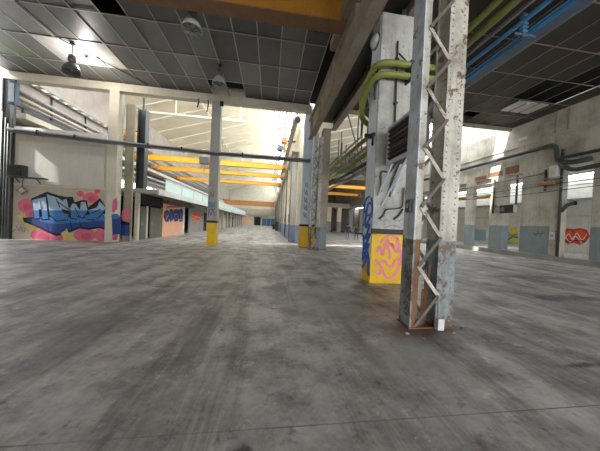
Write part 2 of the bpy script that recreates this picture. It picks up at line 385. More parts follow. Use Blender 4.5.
P.shape([(66, 102), (152, 64), (215, 85), (262, 94), (292, 92), (302, 122), (340, 110), (368, 112), (376, 148), (426, 112), (440, 98), (488, 150), (474, 178), (532, 182), (560, 215), (560, 300), (520, 312), (510, 275), (440, 262), (380, 272), (330, 264), (280, 284), (205, 305), (160, 288), (110, 262), (26, 228), (20, 205), (84, 202)], 'kk')
P.shape([(40, 212), (100, 205), (300, 205), (470, 186), (528, 192), (552, 225), (552, 296), (526, 300), (512, 266), (440, 252), (380, 262), (330, 254), (276, 274), (205, 292), (165, 278), (112, 252), (50, 226)], 'nb')
P.shape([(90, 200), (300, 205), (470, 184), (522, 194), (545, 228), (430, 222), (330, 232), (200, 240), (120, 228)], 'mb')
P.shape([(455, 186), (515, 190), (532, 206), (500, 200), (470, 205)], 'cy')
L = [[(74, 110), (146, 92), (160, 212), (130, 214), (125, 160), (110, 160), (112, 210), (86, 208)],
     [(152, 78), (214, 98), (246, 120), (240, 108), (260, 104), (270, 150), (292, 172), (232, 158), (237, 178), (270, 188), (262, 214), (206, 222), (168, 190), (160, 120)],
     [(292, 128), (308, 130), (332, 165), (338, 120), (362, 120), (374, 165), (346, 206), (320, 192), (312, 212), (286, 205), (280, 150)],
     [(378, 165), (425, 150), (438, 116), (477, 152), (440, 195), (415, 215), (370, 212), (356, 195), (390, 188)]]
for p in L: P.shape([(x-(x-270)*.0-6 if k % 2 else x+4, y-5 if y < 160 else y+6) for k, (x, y) in enumerate(p)], 'kk')
for p in L: P.shape(p, 'lb')
for p in L:
    q = clip_below(p, 166)
    if len(q) > 2: P.shape(q, 'mb')
for s_ in ([(118, 112), (124, 158)], [(205, 105), (225, 150)], [(212, 120), (286, 170)], [(305, 150), (330, 200)], [(400, 180), (445, 160)], [(160, 245), (165, 285)], [(280, 225), (290, 270)], [(332, 225), (338, 258)]): P.stroke(s_, 5, 'kk')
P.shape([(228, 290), (252, 278), (262, 262), (272, 286), (292, 292), (276, 304), (284, 322), (262, 312), (242, 322), (246, 304)], 'ye')
for s_ in ([(-60, 105), (-35, 120)], [(-60, 150), (-40, 155), (-45, 175)], [(-60, 180), (-30, 182)], [(-10, 250), (5, 275), (15, 255), (30, 285), (38, 262)], [(-40, 260), (-30, 280), (-15, 270)]): P.stroke(s_, 2.2, 'kk')
P.build('graffiti_mural', wl, 'blue and pale grey block-letter graffiti with pink bubbles')

def pilaster(name, label, x0, y0, x1, y1, z1, mat, cat='pillar', base=None, extra=None):
    t = thing(name, label, cat, ((x0+x1)/2, (y0+y1)/2, 0))
    if base:
        h, bm = base
        B(x0, y0, h, x1, y1, z1).build('shaft', mat, t, .02); tag(B(x0-.004, y0-.004, 0, x1+.004, y1+.004, h).build('painted_base', bm, t, .02))
    else: B(x0, y0, 0, x1, y1, z1).build('shaft', mat, t, .02)
    return t
t = pilaster('concrete_pilaster', 'cream pilaster at the right end of the blue graffiti wall', -9.28, 14.36, -8.76, 14.85, 8.6, 'cream')
P = Paint(lambda x, y: at_y(20+x/zs, 180+y/zs, 14.36), (0, -1, 0))
P.shape([(506, 110), (528, 96), (534, 120), (530, 160), (512, 178), (502, 172), (504, 140)], 'pk'); P.shape([(500, 192), (532, 186), (552, 205), (552, 296), (505, 300)], 'nb'); P.shape([(500, 188), (532, 184), (548, 205), (505, 215)], 'mb'); P.shape([(505, 300), (535, 300), (530, 328), (505, 328)], 'pkd')
P.build('graffiti', t, 'blue and pink paint carried over from the mural')
t = pilaster('concrete_pilaster', 'darker second pilaster between graffiti wall and office block', -8.74, 15.0, -8.27, 15.15, 8.2, 'greencol')
tag(MB().box(-8.62, 15.95, 3.32, -8.56, 16.4, 8.4).box(-8.2, 15.95, 3.32, -8.14, 16.4, 8.4).box(-8.56, 16.15, 3.32, -8.2, 16.2, 8.4).build('steel_column', 'darksteel'), 'dark steel column standing on the front end of the office canopy', 'column')
P = Paint(lambda x, y: at_y(20+x/zs, 180+y/zs, 15.0), (0, -1, 0))
P.shape([(556, 170), (575, 158), (600, 160), (600, 212), (575, 222), (552, 214)], 'pk'); P.shape([(548, 225), (598, 235), (598, 305), (548, 300)], 'nb'); P.shape([(548, 222), (598, 232), (598, 245), (548, 245)], 'kk')
P.build('graffiti', t, 'pink and navy paint at its foot')
t = thing('electrical_box', 'blue-grey electrical box high on the dark column at far left', 'box', (-13.8, 14.2, 7.2))
B(-13.98, 14.12, 7.2, -13.65, 14.36, 8.38).build('casing', 'bluetray', t, .01); B(-13.94, 14.10, 7.3, -13.69, 14.125, 8.28).build('door', 'louverframe', t)
# dark steel column, left edge
t = thing('steel_column', 'dark riveted steel column at the far left edge of the mural wall', 'column', (-14.2, 14.3, 0))
B(-14.5, 14.36, 0, -14.44, 14.48, 8.6).build('flange', 'darksteel', t); B(-13.98, 14.36, 0, -13.92, 14.48, 8.6).build('flange', 'darksteel', t)
B(-14.44, 14.41, 0, -13.98, 14.45, 8.6).build('web', 'darksteel', t)
for i, x in enumerate((-14.36, -14.2, -14.07)):
    MB().tube([(x, 14.31, 0), (x, 14.31, 6.8-.3*i)], .045).build('conduit', 'pipedark', t)
t = thing('wall_pillar', 'white pillar stub above the far left column', 'pillar', (-14.75, 14.6, 0)); B(-15.0, 14.5, 0, -14.62, 14.9, 8.6).build('shaft', 'white', t)

# clutter hung on the partition
t = thing('wall_cabinet', 'black metal cabinet hung on the mural wall above its shelf', 'cabinet', (-13.5, 14.3, 3.42))
B(-13.92, 14.1, 3.4, -13.2, 14.42, 4.0).build('body', 'darksteel', t, .01); B(-13.88, 14.08, 3.44, -13.24, 14.098, 3.96).build('door', 'black', t); B(-13.3, 14.05, 3.66, -13.27, 14.078, 3.76).build('handle', 'tray', t)
t = thing('wall_shelf', 'long dark shelf on the mural wall under the black cabinet', 'shelf', (-13, 14.3, 3.32))
B(-13.95, 14.12, 3.33, -12.2, 14.42, 3.385).build('board', 'darksteel', t); 
for x in (-13.6, -12.6): MB().bar((x, 14.42, 3.1), (x, 14.2, 3.33), .03, .03).build('bracket', 'darksteel', t)
t = thing('hanging_sign', 'small dark diamond sign hanging from the shelf', 'sign', (-13.4, 14.35, 2.65))
MB().poly([(-13.4, 14.36, 2.92), (-13.12, 14.36, 2.66), (-13.4, 14.36, 2.42), (-13.68, 14.36, 2.66)]).poly([(-13.4, 14.34, 2.92), (-13.68, 14.34, 2.66), (-13.4, 14.34, 2.42), (-13.12, 14.34, 2.66)]).build('plate', 'darksteel', t)
MB().poly([(-13.4, 14.335, 2.82), (-13.56, 14.335, 2.66), (-13.4, 14.335, 2.52), (-13.24, 14.335, 2.66)]).build('emblem', 'brownpanel', t)
MB().tube([(-13.4, 14.35, 2.9), (-13.36, 14.35, 3.33)], .012, 6).build('wire', 'darksteel', t)

# ------------------------------------------------ portal frame across the near hall
tag(B(-14.6, 14.36, 8.6, 2.3, 14.78, 9.0).build('portal_beam', 'cream', None, .02), 'long cream beam under the dark tiled ceiling edge', 'beam')
tag(B(-14.0, 14.4, 5.8, -9.3, 14.72, 6.12).build('tie_beam', 'white', None, .02), 'white beam on top of the mural wall', 'beam')
X0, X1 = -3.74, -3.2
t = pilaster('concrete_pillar', 'slim grey pillar with yellow base standing alone mid hall', X0, 14.4, X1, 14.9, 8.6, 'greycol', base=(1.36, 'yellow'))
B(X0-.01, 14.39, 1.36, X1+.01, 14.91, 1.5).build('black_band', 'black', t)
P = Paint(lambda x, y: (x, 14.4, y), (0, -1, 0))
P.shape([(X0+.02, 2.25), (X1-.1, 2.3), (X1-.12, 2.62), (X0+.02, 2.6)], 'tagmuted')
for s_ in ([(X0+.05, 1.7), (X0+.1, 2.1), (X0+.2, 1.8), (X0+.3, 2.15), (X0+.42, 1.75)], [(X0+.06, 2.15), (X0+.4, 2.2)]): P.stroke(s_, .03, 'navytag')
for s_ in ([(X0+.1, 2.8), (X0+.16, 3.2), (X0+.26, 2.9), (X0+.34, 3.25)],): P.stroke(s_, .035, 'greyp')
P.build('graffiti', t, 'blue tag on the shaft')
P = Paint(lambda x, y: (x, 14.396, y), (0, -1, 0))
for j in range(3):
    for i in range(3): P.stroke([(X0+.1+.13*i, 1.28-.11*j), (X0+.18+.13*i, 1.26-.11*j)], .05, 'ye', False)
P.build('stencil', t, 'faded pale stencil on yellow')
B(X1-.05, 14.25, 8.35, X1+.15, 14.38, 8.6).build('bracket', 'black', t)
# cable tray strung along the portal
t = thing('cable_tray', 'grey cable tray crossing the whole hall in front of the slim pillar', 'cable tray', (-6, 14.2, 5.5))
run = [(-13.9, 5.86), (-9.2, 5.66), (-3.5, 5.5), (2.3, 5.52)]
mb = MB()
for (a, za), (b_, zb) in zip(run, run[1:]): mb.bar((a, 14.18, za-.1), (b_, 14.18, zb-.1), .3, .05)
mb.build('tray_bed', 'tray', t)
for dy, dz, r, mt in ((-.13, .0, .045, 'pipegrey'), (-.05, .02, .06, 'tray'), (.06, .0, .05, 'pipedark'), (.13, .06, .04, 'tray')):
    MB().tube([(a, 14.18+dy, z+dz) for a, z in run], r, 8).build('cable', mt, t)
for x in (-12.5, -10.7, -7, -5.2, -1.8, .4):
    z = [za+(zb-za)*(x-a)/(b_-a) for (a, za), (b_, zb) in zip(run, run[1:]) if a <= x <= b_][0]
    B(x-.04, 14.0, z-.14, x+.04, 14.34, z+.1).build('clamp', 'darksteel', t)

# ------------------------------------------------ pendant lamps
def pendant(label, x, y, z, lit=False, group=None):
    t = thing('pendant_lamp', label, 'lamp', (x, y, z))
    MB().tube([(x, y, z+.75), (x, y, CZ-.04)], .02, 8).build('rod', 'darksteel', t)
    MB().lathe(x, y, [(.06, CZ-.12), (.1, CZ-.1), (.1, CZ-.04)], 12).build('ceiling_rose', 'darksteel', t)
    MB().lathe(x, y, [(.05, z+.8), (.12, z+.76), (.15, z+.6), (.15, z+.5), (.1, z+.44)], 14).build('ballast', 'lampmetal', t)
    MB().lathe(x, y, [(.11, z+.45), (.2, z+.36), (.29, z+.2), (.34, z+.02), (.33, z), (.27, z+.18), (.18, z+.33), (.08, z+.42)], 20).build('shade', 'lampglass' if not lit else 'lampmetal', t)
    MB().lathe(x, y, [(.03, z+.4), (.09, z+.28), (.1, z+.18), (.05, z+.1), (.01, z+.08)], 12).build('bulb', 'lampglass', t)
    g = MB()
    for k in range(4):
        a = math.pi*k/4; g.bar((x-.33*math.cos(a), y-.33*math.sin(a), z-.005), (x+.33*math.cos(a), y+.33*math.sin(a), z-.005), .012, .012)
    g.build('wire_guard', 'darksteel', t)
    return t
lamp1 = pendant('grey pendant lamp under the pale shining ceiling patch at left', -8.97, 11.5, 7.75, True)
pendant('glass pendant lamp nearest the yellow overhead crane beam', -2.93, 8.4, 8.0)
pendant('glass pendant lamp above the slim grey pillar', -2.74, 11.7, 8.1)
tag(MB().tube([(-9.4, -2, 9.045), (-9.3, 11.3, 9.045), (-7.2, 14.2, 9.045)], .022, 8).build('conduit', 'darksteel'), 'thin dark conduit running along ceiling past the left lamp', 'conduit')
bulb_t = thing('added_bulb', 'added lit bulb brightening the ceiling patch above the left pendant lamp', 'lamp', (-9.0, 12.3, 8.8))
MB().lathe(-9.0, 12.3, [(.04, 9.06), (.06, 9.0), (.04, 8.93)], 12).build('socket', 'darksteel', bulb_t)
MB().lathe(-9.0, 12.3, [(.03, 8.93), (.07, 8.85), (.08, 8.78), (.04, 8.71), (.01, 8.7)], 12).build('glass', 'bulb', bulb_t)  # glowing bulb added to brighten the tiles around it

# ------------------------------------------------ near overhead crane, runway girders
t = thing('overhead_crane', 'ochre overhead crane bridge right under ceiling, nearest to camera', 'crane', (-6, 7.5, 8.1))
g = B(-14.4, 7.3, 8.12, 2.2, 7.34, 8.9); g.build('front_web', 'craneold', t)
B(-14.4, 7.62, 8.12, 2.2, 7.66, 8.9).build('rear_web', 'craneold', t)
B(-14.4, 7.22, 8.08, 2.2, 7.72, 8.12).build('bottom_flange', 'brownpanel', t)
B(-14.4, 7.24, 8.9, 2.2, 7.7, 8.95).build('top_flange', 'craneold', t)
B(1.95, 6.4, 8.14, 2.35, 7.21, 8.5).build('end_carriage', 'brownsteel', t, .02); B(1.95, 7.73, 8.14, 2.35, 8.6, 8.5).build('end_carriage', 'brownsteel', t, .02)
for y in (6.7, 8.3): MB().tube([(2.2, y, 8.16), (2.34, y, 8.16)], .13, 16).build('wheel', 'darksteel', t)
B(1.2, 7.75, 8.3, 1.6, 8.05, 8.7).build('motor', 'darksteel', t, .02)
def igirder(name, label, x, y0, y1, z0, z1, mat, w=.34):
    t = thing(name, label, 'girder', (x, y0, z0))
    B(x-.03, y0, z0+.05, x+.03, y1, z1-.05).build('web', mat, t); B(x-w/2, y0, z0, x+w/2, y1, z0+.05).build('bottom_flange', mat, t); B(x-w/2, y0, z1-.05, x+w/2, y1, z1).build('top_flange', mat, t)
    y = y0+.6
    while y < y1: B(x-w/2+.02, y, z0+.05, x-.03, y+.03, z1-.05).build('stiffener', mat, t); y += 2.45
    return t
igirder('runway_girder', 'brown runway girder along the aisle side of the pillars', 2.3, -4, 14.3, 6.82, 8.0, 'brownsteel')
igirder('runway_girder', 'dark brown runway girder on top of the graffiti pillar, right side', 3.72, -4, 14.3, 7.52, 8.7, 'brownsteel')
tag(B(2.4, -4, 8.0, 3.65, 14.3, 8.06).build('girder_walkway', 'darksteel'), 'dark plate bridging the two brown runway girders', 'walkway')

# ------------------------------------------------ big lattice column T1 and its twin T2
def lattice(label, x0, y0, x1, y1, z1, base_h, pitch, nbars, w_r=.31, second='lacedark'):
    t = thing('lattice_column', label, 'column', ((x0+x1)/2, (y0+y1)/2, 0))
    def two(name, x0, y0, x1, y1, up='steelw', lo='steelbase'):
        o = MB().box(x0, y0, 0, x1, y1, base_h, 0).box(x0, y0, base_h, x1, y1, z1, 1).build(name, [lo, up], t)
        return o
    two('chord_web', x0, y0, x0+.025, y1, 'steelblue', 'steelbase')                   # left channel, web towards the aisle
    two('chord_flange', x0+.025, y0, x0+.12, y0+.025, 'steelw', 'rust'); two('chord_flange', x0+.025, y1-.025, x0+.12, y1)
    two('cover_plate', x1-w_r, y0, x1, y0+.025); two('chord_web', x1-w_r+.02, y0+.025, x1-w_r+.045, y1-.025)
    two('chord_web', x1-.06, y0+.025, x1-.035, y1-.025); two('cover_plate', x1-w_r, y1-.025, x1, y1)
    rv = MB(); z = .12
    while z < z1:
        for xx in (x1-w_r+.05, x1-.06):
            rv.lathe(0, 0, [(.016, 0), (.012, .008), (.002, .011)], 8)
            for k in range(24):
                v = rv.v[-24+k]; rv.v[-24+k] = Vector((xx+v.x, y0-v.z, z+v.y))
        z += .105
    rv.build('rivet_rows', 'rivet', t)
    lx, rx = x0+.09, x1-w_r+.02
    z = .06
    for k in range(nbars):
        za, zb = z, z+pitch
        if k % 2: MB().bar((rx, y0-.012, za), (lx, y0-.012, zb), .055, .012, (0, 1, 0)).build('lacing_bar', 'steelw', t)
        else: MB().bar((lx, y0-.024, za), (rx, y0-.024, zb), .05, .012, (0, 1, 0)).build('lacing_bar', second, t)
        MB().bar((lx if k % 2 else rx, y1-.03, za), (rx if k % 2 else lx, y1-.03, zb), .05, .012, (0, 1, 0)).build('lacing_bar', 'lacedark', t)
        z = zb
    return t
T1 = lattice('big peeling white lattice column in the right foreground', 2.27, 3.38, 3.02, 3.68, 6.8, 1.42, .47, 14)
B(2.25, 3.36, 0, 3.04, 3.7, .02).build('base_plate', 'rust', T1)
t = thing('junction_box', 'small white box at the foot of the foreground lattice column', 'box', (2.7, 3.3, 0))
B(2.66, 3.24, .021, 2.77, 3.335, .2).build('casing', 'boxwhite', t, .01); MB().tube([(2.715, 3.31, .2), (2.715, 3.33, .5)], .012, 6).build('cable', 'pipegrey', t)
t = thing('switch_box', 'small dark switch box on the aisle face of the lattice column', 'box', (2.2, 3.5, 1.9))
B(2.22, 3.46, 1.86, 2.278, 3.58, 2.06).build('casing', 'darksteel', t, .008); B(2.212, 3.5, 1.92, 2.22, 3.54, 2.0).build('lever', 'pipegrey', t)
for i in range(3): tag(MB().bar((2.5+.06*i, 3.45+.03*i, .02), (2.56+.05*i, 3.5, .6+.2*i), .03, .012, (0, 1, 0)).build('bent_lacing', 'rust', T1), 'bent rusty lacing piece')
T2 = lattice('white lattice column further down the aisle beside yellow-based pillar', 2.36, 13.55, 2.98, 13.9, 6.8, 1.4, .52, 12, w_r=.22, second='steelw')

# loose rubble on the floor
def chip(x, y, r_, lab, mt, seed):
    rnd = random.Random(seed); bm = bmesh.new(); bmesh.ops.create_icosphere(bm, subdivisions=2, radius=1)
    for v in bm.verts: v.co *= rnd.uniform(.75, 1.1); v.co = Vector((v.co.x*r_*1.3, v.co.y*r_, max(v.co.z, -.5)*r_*.6))
    z0 = min(v.co.z for v in bm.verts); me = bpy.data.meshes.new('rubble_chip'); 
    for v in bm.verts: v.co.z -= z0
    bm.to_mesh(me); bm.free(); me.materials.append(M[mt]); o = bpy.data.objects.new('rubble_chip', me); COL.objects.link(o); o.location = (x, y, 0)
    tag(o, lab, 'rubble', 'rubble by the foreground column')
chip(2.12, 3.2, .03, 'grey concrete chip just left of the foreground column foot', 'kerb', 1); chip(2.45, 3.18, .022, 'rusty flake in front of the foreground column foot', 'rust', 2)
chip(2.9, 3.2, .025, 'grey concrete chip right of the small white box', 'kerb', 3); chip(3.16, 3.35, .028, 'rusty flake at the right corner of the foreground column foot', 'rust', 4)
chip(2.3, 3.05, .018, 'smallest grey chip, nearest the camera before the foreground column', 'kerb', 5)
for i, (x, z) in enumerate(((-3.95, 7.9), (-4.5, 8.1))):
    tag(MB().tube(smooth_path([(x, 14.34, 8.62), (x+.04, 14.3, 8.4), (x-.03, 14.3, z)], 4), .035, 6).build('dangling_cable', 'black'), ['dangling black cable end just left of the slim grey pillar top', 'second dangling black cable end, further left under the portal beam'][i], 'cable')

# ------------------------------------------------ concrete pillars P1, P2
FX, FY = 2.8, 6.05
t = thing('concrete_pillar', 'thick white pillar with yellow base and blue and pink graffiti', 'pillar', (3.35, 6.3, 0))
P1 = t
MB().box(FX, FY, 1.5, 3.95, 6.62, 7.5).build('shaft', 'pillar', t, .03)
B(FX-.004, FY-.004, 0, 3.954, 6.624, 1.4).build('painted_base', 'yellow', t, .03); tag(B(FX-.006, FY-.006, 1.4, 3.956, 6.626, 1.54).build('black_band', 'black', t, .01))
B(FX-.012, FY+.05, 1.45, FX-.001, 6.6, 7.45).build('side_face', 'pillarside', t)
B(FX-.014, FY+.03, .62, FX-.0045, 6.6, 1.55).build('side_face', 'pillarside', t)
zq = 191/55.
P = Paint(lambda x, y: at_y(355+x/zq, 160+y/zq, FY-.006), (0, -1, 0))
for s_ in ([(75, 320), (85, 300), (95, 330), (105, 295), (120, 320), (118, 345)], [(100, 270), (130, 262), (150, 275), (140, 300), (125, 290), (145, 320), (157, 290)], [(70, 345), (90, 370), (85, 395), (66, 385)], [(95, 380), (110, 410), (135, 400), (150, 375), (158, 345), (140, 350), (130, 370), (115, 365)], [(105, 300), (112, 278), (120, 300)], [(76, 360), (100, 350), (112, 365)], [(150, 300), (160, 330), (150, 352)], [(88, 290), (98, 272)]):
    P.stroke(s_, 8, 'pinktag')
P.build('graffiti', t, 'pink scribbled tag on the yellow base')
P = Paint(lambda x, y: at_x(355+x/zq, 160+y/zq, FX-.016), (-1, 0, 0))
for s_ in ([(52, 125), (38, 140), (33, 170), (42, 192), (58, 185), (60, 160), (48, 150), (38, 200), (34, 230)], [(55, 195), (38, 235), (52, 225), (36, 275), (54, 255), (32, 310), (50, 290), (30, 340), (45, 330), (26, 375)], [(38, 300), (48, 340), (46, 385), (50, 402)], [(30, 260), (31, 300), (28, 350)], [(58, 130), (62, 165), (58, 200)]):
    P.stroke(s_, 7.5, 'bluetag')
P.build('graffiti', t, 'blue looping tag on the aisle-side face')
P = Paint(lambda x, y: at_y(355+x/zq, 160+y/zq, FY), (0, -1, 0))
for s_ in ([(85, 200), (95, 212), (112, 205)], [(132, 203), (145, 212), (165, 206)], [(100, 235), (130, 228), (160, 236)]): P.stroke(s_, 3, 'dado')
P.build('paint_marks', t, 'grey paint marks above the black band')

def run(label, pts, r, mat, cat='conduit', name='conduit', clips=None, rad=.12):
    t = thing(name, label, cat, tuple(pts[0])); MB().tube(elbow(pts, rad), r, 10).build('pipe_run', mat, t)
    for c in clips or []: c.build('clip', 'darksteel', t)
    return t
q = lambda x, y, d=6.0: at_y(x, y, d)
def pt(x, y, d=6.0): v = at_y(x, y, d); return (v.x, v.y, v.z)
run('dark straight conduit down the front of the thick white pillar', [(3.26, 6.0, 6.7), (3.3, 6.0, 4.3)], .025, 'pipedark', clips=[B(3.21, 5.97, 6.2, 3.31, 6.05, 6.24), B(3.24, 5.97, 5.0, 3.34, 6.05, 5.04)])
run('thin dark bracket arm leaning off the conduit top on the thick white pillar', [(3.27, 5.95, 6.35), (3.75, 5.98, 6.0)], .02, 'pipedark', 'bracket', 'bracket_arm')
run('dark angled conduit left of the louver struts on white pillar', [pt(381, 192), pt(381, 170), pt(390, 173), pt(398, 160)], .022, 'pipedark')
run('dark conduit right of the angled one below the louver', [pt(390, 197), pt(390, 186), pt(401, 160)], .022, 'pipedark')
run('dark swan-neck conduit just above the black band', [pt(379.5, 219), pt(384, 215), pt(385, 209.5), pt(402.5, 208), pt(404, 188)], .022, 'pipedark')
run('short dark hook conduit above the yellow base at right', [pt(394, 219), pt(399, 216), pt(403, 209)], .025, 'pipedark')
t = thing('insulator_bracket', 'black insulator bracket on the aisle side of the white pillar', 'bracket', (2.75, 6.2, 4.1))
B(2.7, 6.1, 4.12, 2.79, 6.4, 4.2).build('plate', 'darksteel', t, .01); MB().tube([(2.74, 6.15, 3.85), (2.74, 6.15, 4.12)], .03, 8).build('pin', 'black', t); MB().tube([(2.55, 6.25, 4.16), (2.7, 6.25, 4.16)], .05, 10).build('insulator', 'black', t)
t = thing('bulkhead_lamp', 'round glass bulkhead lamp high on the white pillar side', 'lamp', (2.7, 6.25, 6.85))
mb = MB()
for k in range(1): mb.tube([(2.785, 6.3, 6.85), (2.73, 6.3, 6.85), (2.68, 6.3, 6.85), (2.64, 6.3, 6.85), (2.61, 6.3, 6.85)], [.17, .19, .18, .13, .05], 16)
mb.build('glass', 'lampglass', t); MB().tube([(2.787, 6.3, 6.85), (2.76, 6.3, 6.85)], .21, 16).build('rim', 'lampmetal', t)

# louvered unit in front of P1
t = thing('louver_unit', 'louvered ventilation unit with white frame on the white pillar', 'ventilation unit', (3.2, 5.3, 3.25))
B(3.03, 4.83, 3.28, 3.5, 5.73, 4.18).build('casing', 'darksteel', t)
fr = MB()
fr.box(2.98, 4.78, 3.22, 3.03, 5.78, 3.31).box(2.98, 4.78, 4.15, 3.03, 5.78, 4.22).box(2.98, 4.78, 3.31, 3.03, 4.84, 4.15).box(2.98, 5.72, 3.31, 3.03, 5.78, 4.15)
fr.build('frame', 'louverframe', t)
for k in range(7):
    z = 3.38+.115*k; MB().bar((3.0, 4.84, z), (3.0, 5.72, z), .09, .012, (.55, 0, 1)).build('slat', 'louver', t)
for k in range(2): MB().box(2.985, 4.84, 3.6+.27*k, 3.0, 5.72, 3.63+.27*k).build('cross_bar', 'brownsteel', t)
for a, b_ in (((3.05, 5.6, 3.22), (2.92, 6.04, 2.45)), ((3.4, 5.6, 3.22), (3.3, 6.04, 2.45)), ((3.05, 4.9, 3.22), (3.05, 6.04, 2.2))):
    MB().bar(a, b_, .05, .03).build('strut', 'louverframe', t)

# green pipes wrapping the pillar
for i, (dz, dx, lab) in enumerate(((0, 0, 'upper olive green pipe bent round the white pillar'), (-.3, .0, 'lower olive green pipe bent round the white pillar'))):
    z = 5.98+dz; yf = 5.86-.0*i
    run(lab, [(5.2, yf, z+.05), (2.66, yf, z), (2.56, 6.35, z-.22), (2.62, 6.95, z-.72), (3.3, 7.3, z-.85), (3.75, 8.0, z-.8)], .085, 'green', 'pipe', 'pipe', [B(2.64, 6.1, z-.12, 2.79, 6.14, z+.1), B(3.55, 5.78, z-.12, 3.6, 6.05, z+.12)], .35)
run('dark clamp rod beneath the green pipes at pillar corner', [(2.72, 6.1, 5.6), (2.72, 6.1, 5.1)], .03, 'pipedark', 'bracket', 'clamp_rod')
# pipe bundle beyond the pillar, right hall side, along the aisle
for i, (x, z, r, mt, lab) in enumerate(((3.75, 5.15, .09, 'green', 'green pipe of the bundle behind the white pillar, topmost'), (3.95, 4.95, .06, 'pipegrey', 'thin grey pipe in the bundle behind the white pillar'), (4.2, 4.85, .1, 'green', 'second green pipe of the bundle behind the white pillar'), (4.45, 4.6, .09, 'pipedark', 'dark pipe low in the bundle behind the white pillar'), (4.75, 4.45, .1, 'pipegrey', 'lowest grey pipe in the bundle behind the white pillar'), (3.9, 5.6, .04, 'pipegrey', 'thin wire-like pipe above the bundle behind the white pillar'))):
    run(lab, [(x, 8.0+.4*i, z), (x, 26, z+.1)], r, mt, 'pipe', 'pipe', [B(x-.02, y, z, x+.02, y+.04, z+1.4) for y in (10, 13, 17)])
for i, (a, b_) in enumerate((((3.6, 9.0, 7.5), (5.1, 10.5, 4.3)), ((3.65, 11.5, 7.5), (5.1, 12.2, 4.3)))):
    tag(MB().bar(a, b_, .05, .05).build('diagonal_brace', 'pipegrey'), ('near' if i == 0 else 'far')+' slanting brace over the pipe bundle by the brown girder', 'brace')

t = thing('concrete_pillar', 'white pillar with yellow base next to the far lattice column', 'pillar', (2.3, 15.2, 0))
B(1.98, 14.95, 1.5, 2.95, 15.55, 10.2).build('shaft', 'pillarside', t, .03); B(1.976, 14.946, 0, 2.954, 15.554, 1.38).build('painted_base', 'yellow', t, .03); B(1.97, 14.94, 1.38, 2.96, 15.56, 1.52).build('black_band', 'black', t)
P = Paint(lambda x, y: (x, 14.95, y), (0, -1, 0))
for k in range(5):
    z = 4.3-.5*k; P.stroke([(2.16, z), (2.22, z-.3), (2.3, z-.05), (2.36, z-.35), (2.2, z-.2)], .035, 'greyp')
P.build('graffiti', t, 'dark vertical lettering')
pilaster('brown_pillar', 'brown plastered pillar right of the far lattice column', 3.02, 13.95, 3.5, 14.5, 7.5, 'brownsteel', base=(1.4, 'dado'))
run('thick grey duct along the aisle wall top behind the yellow-based pillar', [(1.5, 15.0, 8.3), (1.5, 16.0, 8.9), (1.55, 40, 9.3)], .2, 'pipegrey', 'duct', 'duct', rad=.5)

# ------------------------------------------------ far hall
struct('ceiling_middle', MB().box(2.0, -11, 9.35, 4.0, 14.8, 9.5), 'void')
wm = MB(); wm.box(2.0, 17.5, 1.4, 2.4, 85, 10.8, 0).box(1.99, 17.5, 0, 2.41, 85, 1.4, 1)
wmid = struct('wall_middle', wm, ['hallwall', 'dado2'])
y = 18.6; k = 0
while y < 80:
    o = MB().box(1.62, y, 1.4, 1.985, y+1.2, 7.0, 0).box(1.61, y-.01, 0, 1.985, y+1.21, 1.4, 1).build('pilaster', ['hallwall' if k % 2 else 'white', 'dado2'], wmid)
    MB().tube([(1.56, y+.3, .1), (1.56, y+.3, 7.0)], .05, 8).build('downpipe', 'pipedark' if k % 2 else 'pipegrey', wmid)
    B(1.5, y+.7, 1.6, 1.615, y+1.1, 2.3).build('switch_box', 'wallgrey', wmid); B(1.9, y+1.25, 5.4, 1.995, y+4.8, 6.6).build('spandrel', 'dado2' if k % 3 == 0 else 'partition', wmid)
    B(1.95, y+1.9, 1.9, 1.998, y+3.5, 5.2).build('recess_panel', 'brownpanel' if k % 2 else 'cream', wmid); y += 4.9; k += 1
B(1.45, 17.5, 7.0, 1.985, 85, 7.25).build('runway_ledge', 'cream', wmid)
LX = -14.6
lw = MB(); lw.box(LX-.2, 14.8, 0, LX, 85, 4.2).box(LX-.2, 14.8, 5.1, LX, 85, 12.4)
for yy in range(16, 86, 5): lw.box(LX-.2, yy, 4.2, LX, yy+.35, 5.1)
wlf = struct('wall_left_far', lw, 'pinkwall')
B(LX, 14.8, 6.7, -13.75, 85, 7.0).build('runway_ledge', 'cream', wlf); B(-13.98, 14.8, 7.0, -13.86, 85, 7.24).build('rail', 'darksteel', wlf)
win = struct('window_1', MB().poly([(LX-.1, 14.8, 4.2), (LX-.1, 85, 4.2), (LX-.1, 85, 5.1), (LX-.1, 14.8, 5.1)]), 'glass')
mb = MB(); yy = 15.
while yy < 85: mb.box(LX-.14, yy, 4.2, LX-.06, yy+.06, 5.1); yy += 1.25
for z in (4.2, 4.62, 5.04): mb.box(LX-.14, 14.8, z, LX-.06, 85, z+.06)
mb.build('window_frame', 'white', win)
for i, (z, r, mt, lab) in enumerate(((8.35, .1, 'pipegrey', 'topmost grey pipe on the far hall left wall'), (8.0, .07, 'pipecream', 'cream pipe on the left wall, just under the topmost grey one'), (7.72, .07, 'pipegrey', 'grey pipe on the left wall, third of the row from the top'), (7.45, .05, 'pipedark', 'dark pipe low in the row on the left wall'), (7.15, .12, 'pipecream', 'thick cream pipe resting on the left wall crane ledge'), (6.45, .08, 'pipedark', 'dark pipe just under the left wall crane ledge'), (6.15, .1, 'white', 'white pipe under the left wall crane ledge'), (5.85, .06, 'pipedark', 'thin dark pipe between white and grey ones under the crane ledge'), (5.55, .1, 'pipegrey', 'grey pipe right above the left wall window strip'))):
    run(lab, [(LX+.2, 14.9, z), (LX+.2, 60, z)], r, mt, 'pipe', 'pipe')
for y in (17.2, 20, 23.5, 28): tag(B(LX+.001, y, 7.02, LX+.09, y+.08, 9.05).build('pipe_bracket', 'darksteel'), 'dark upright bracket holding the left wall pipe row', 'bracket', 'brackets on the left wall')
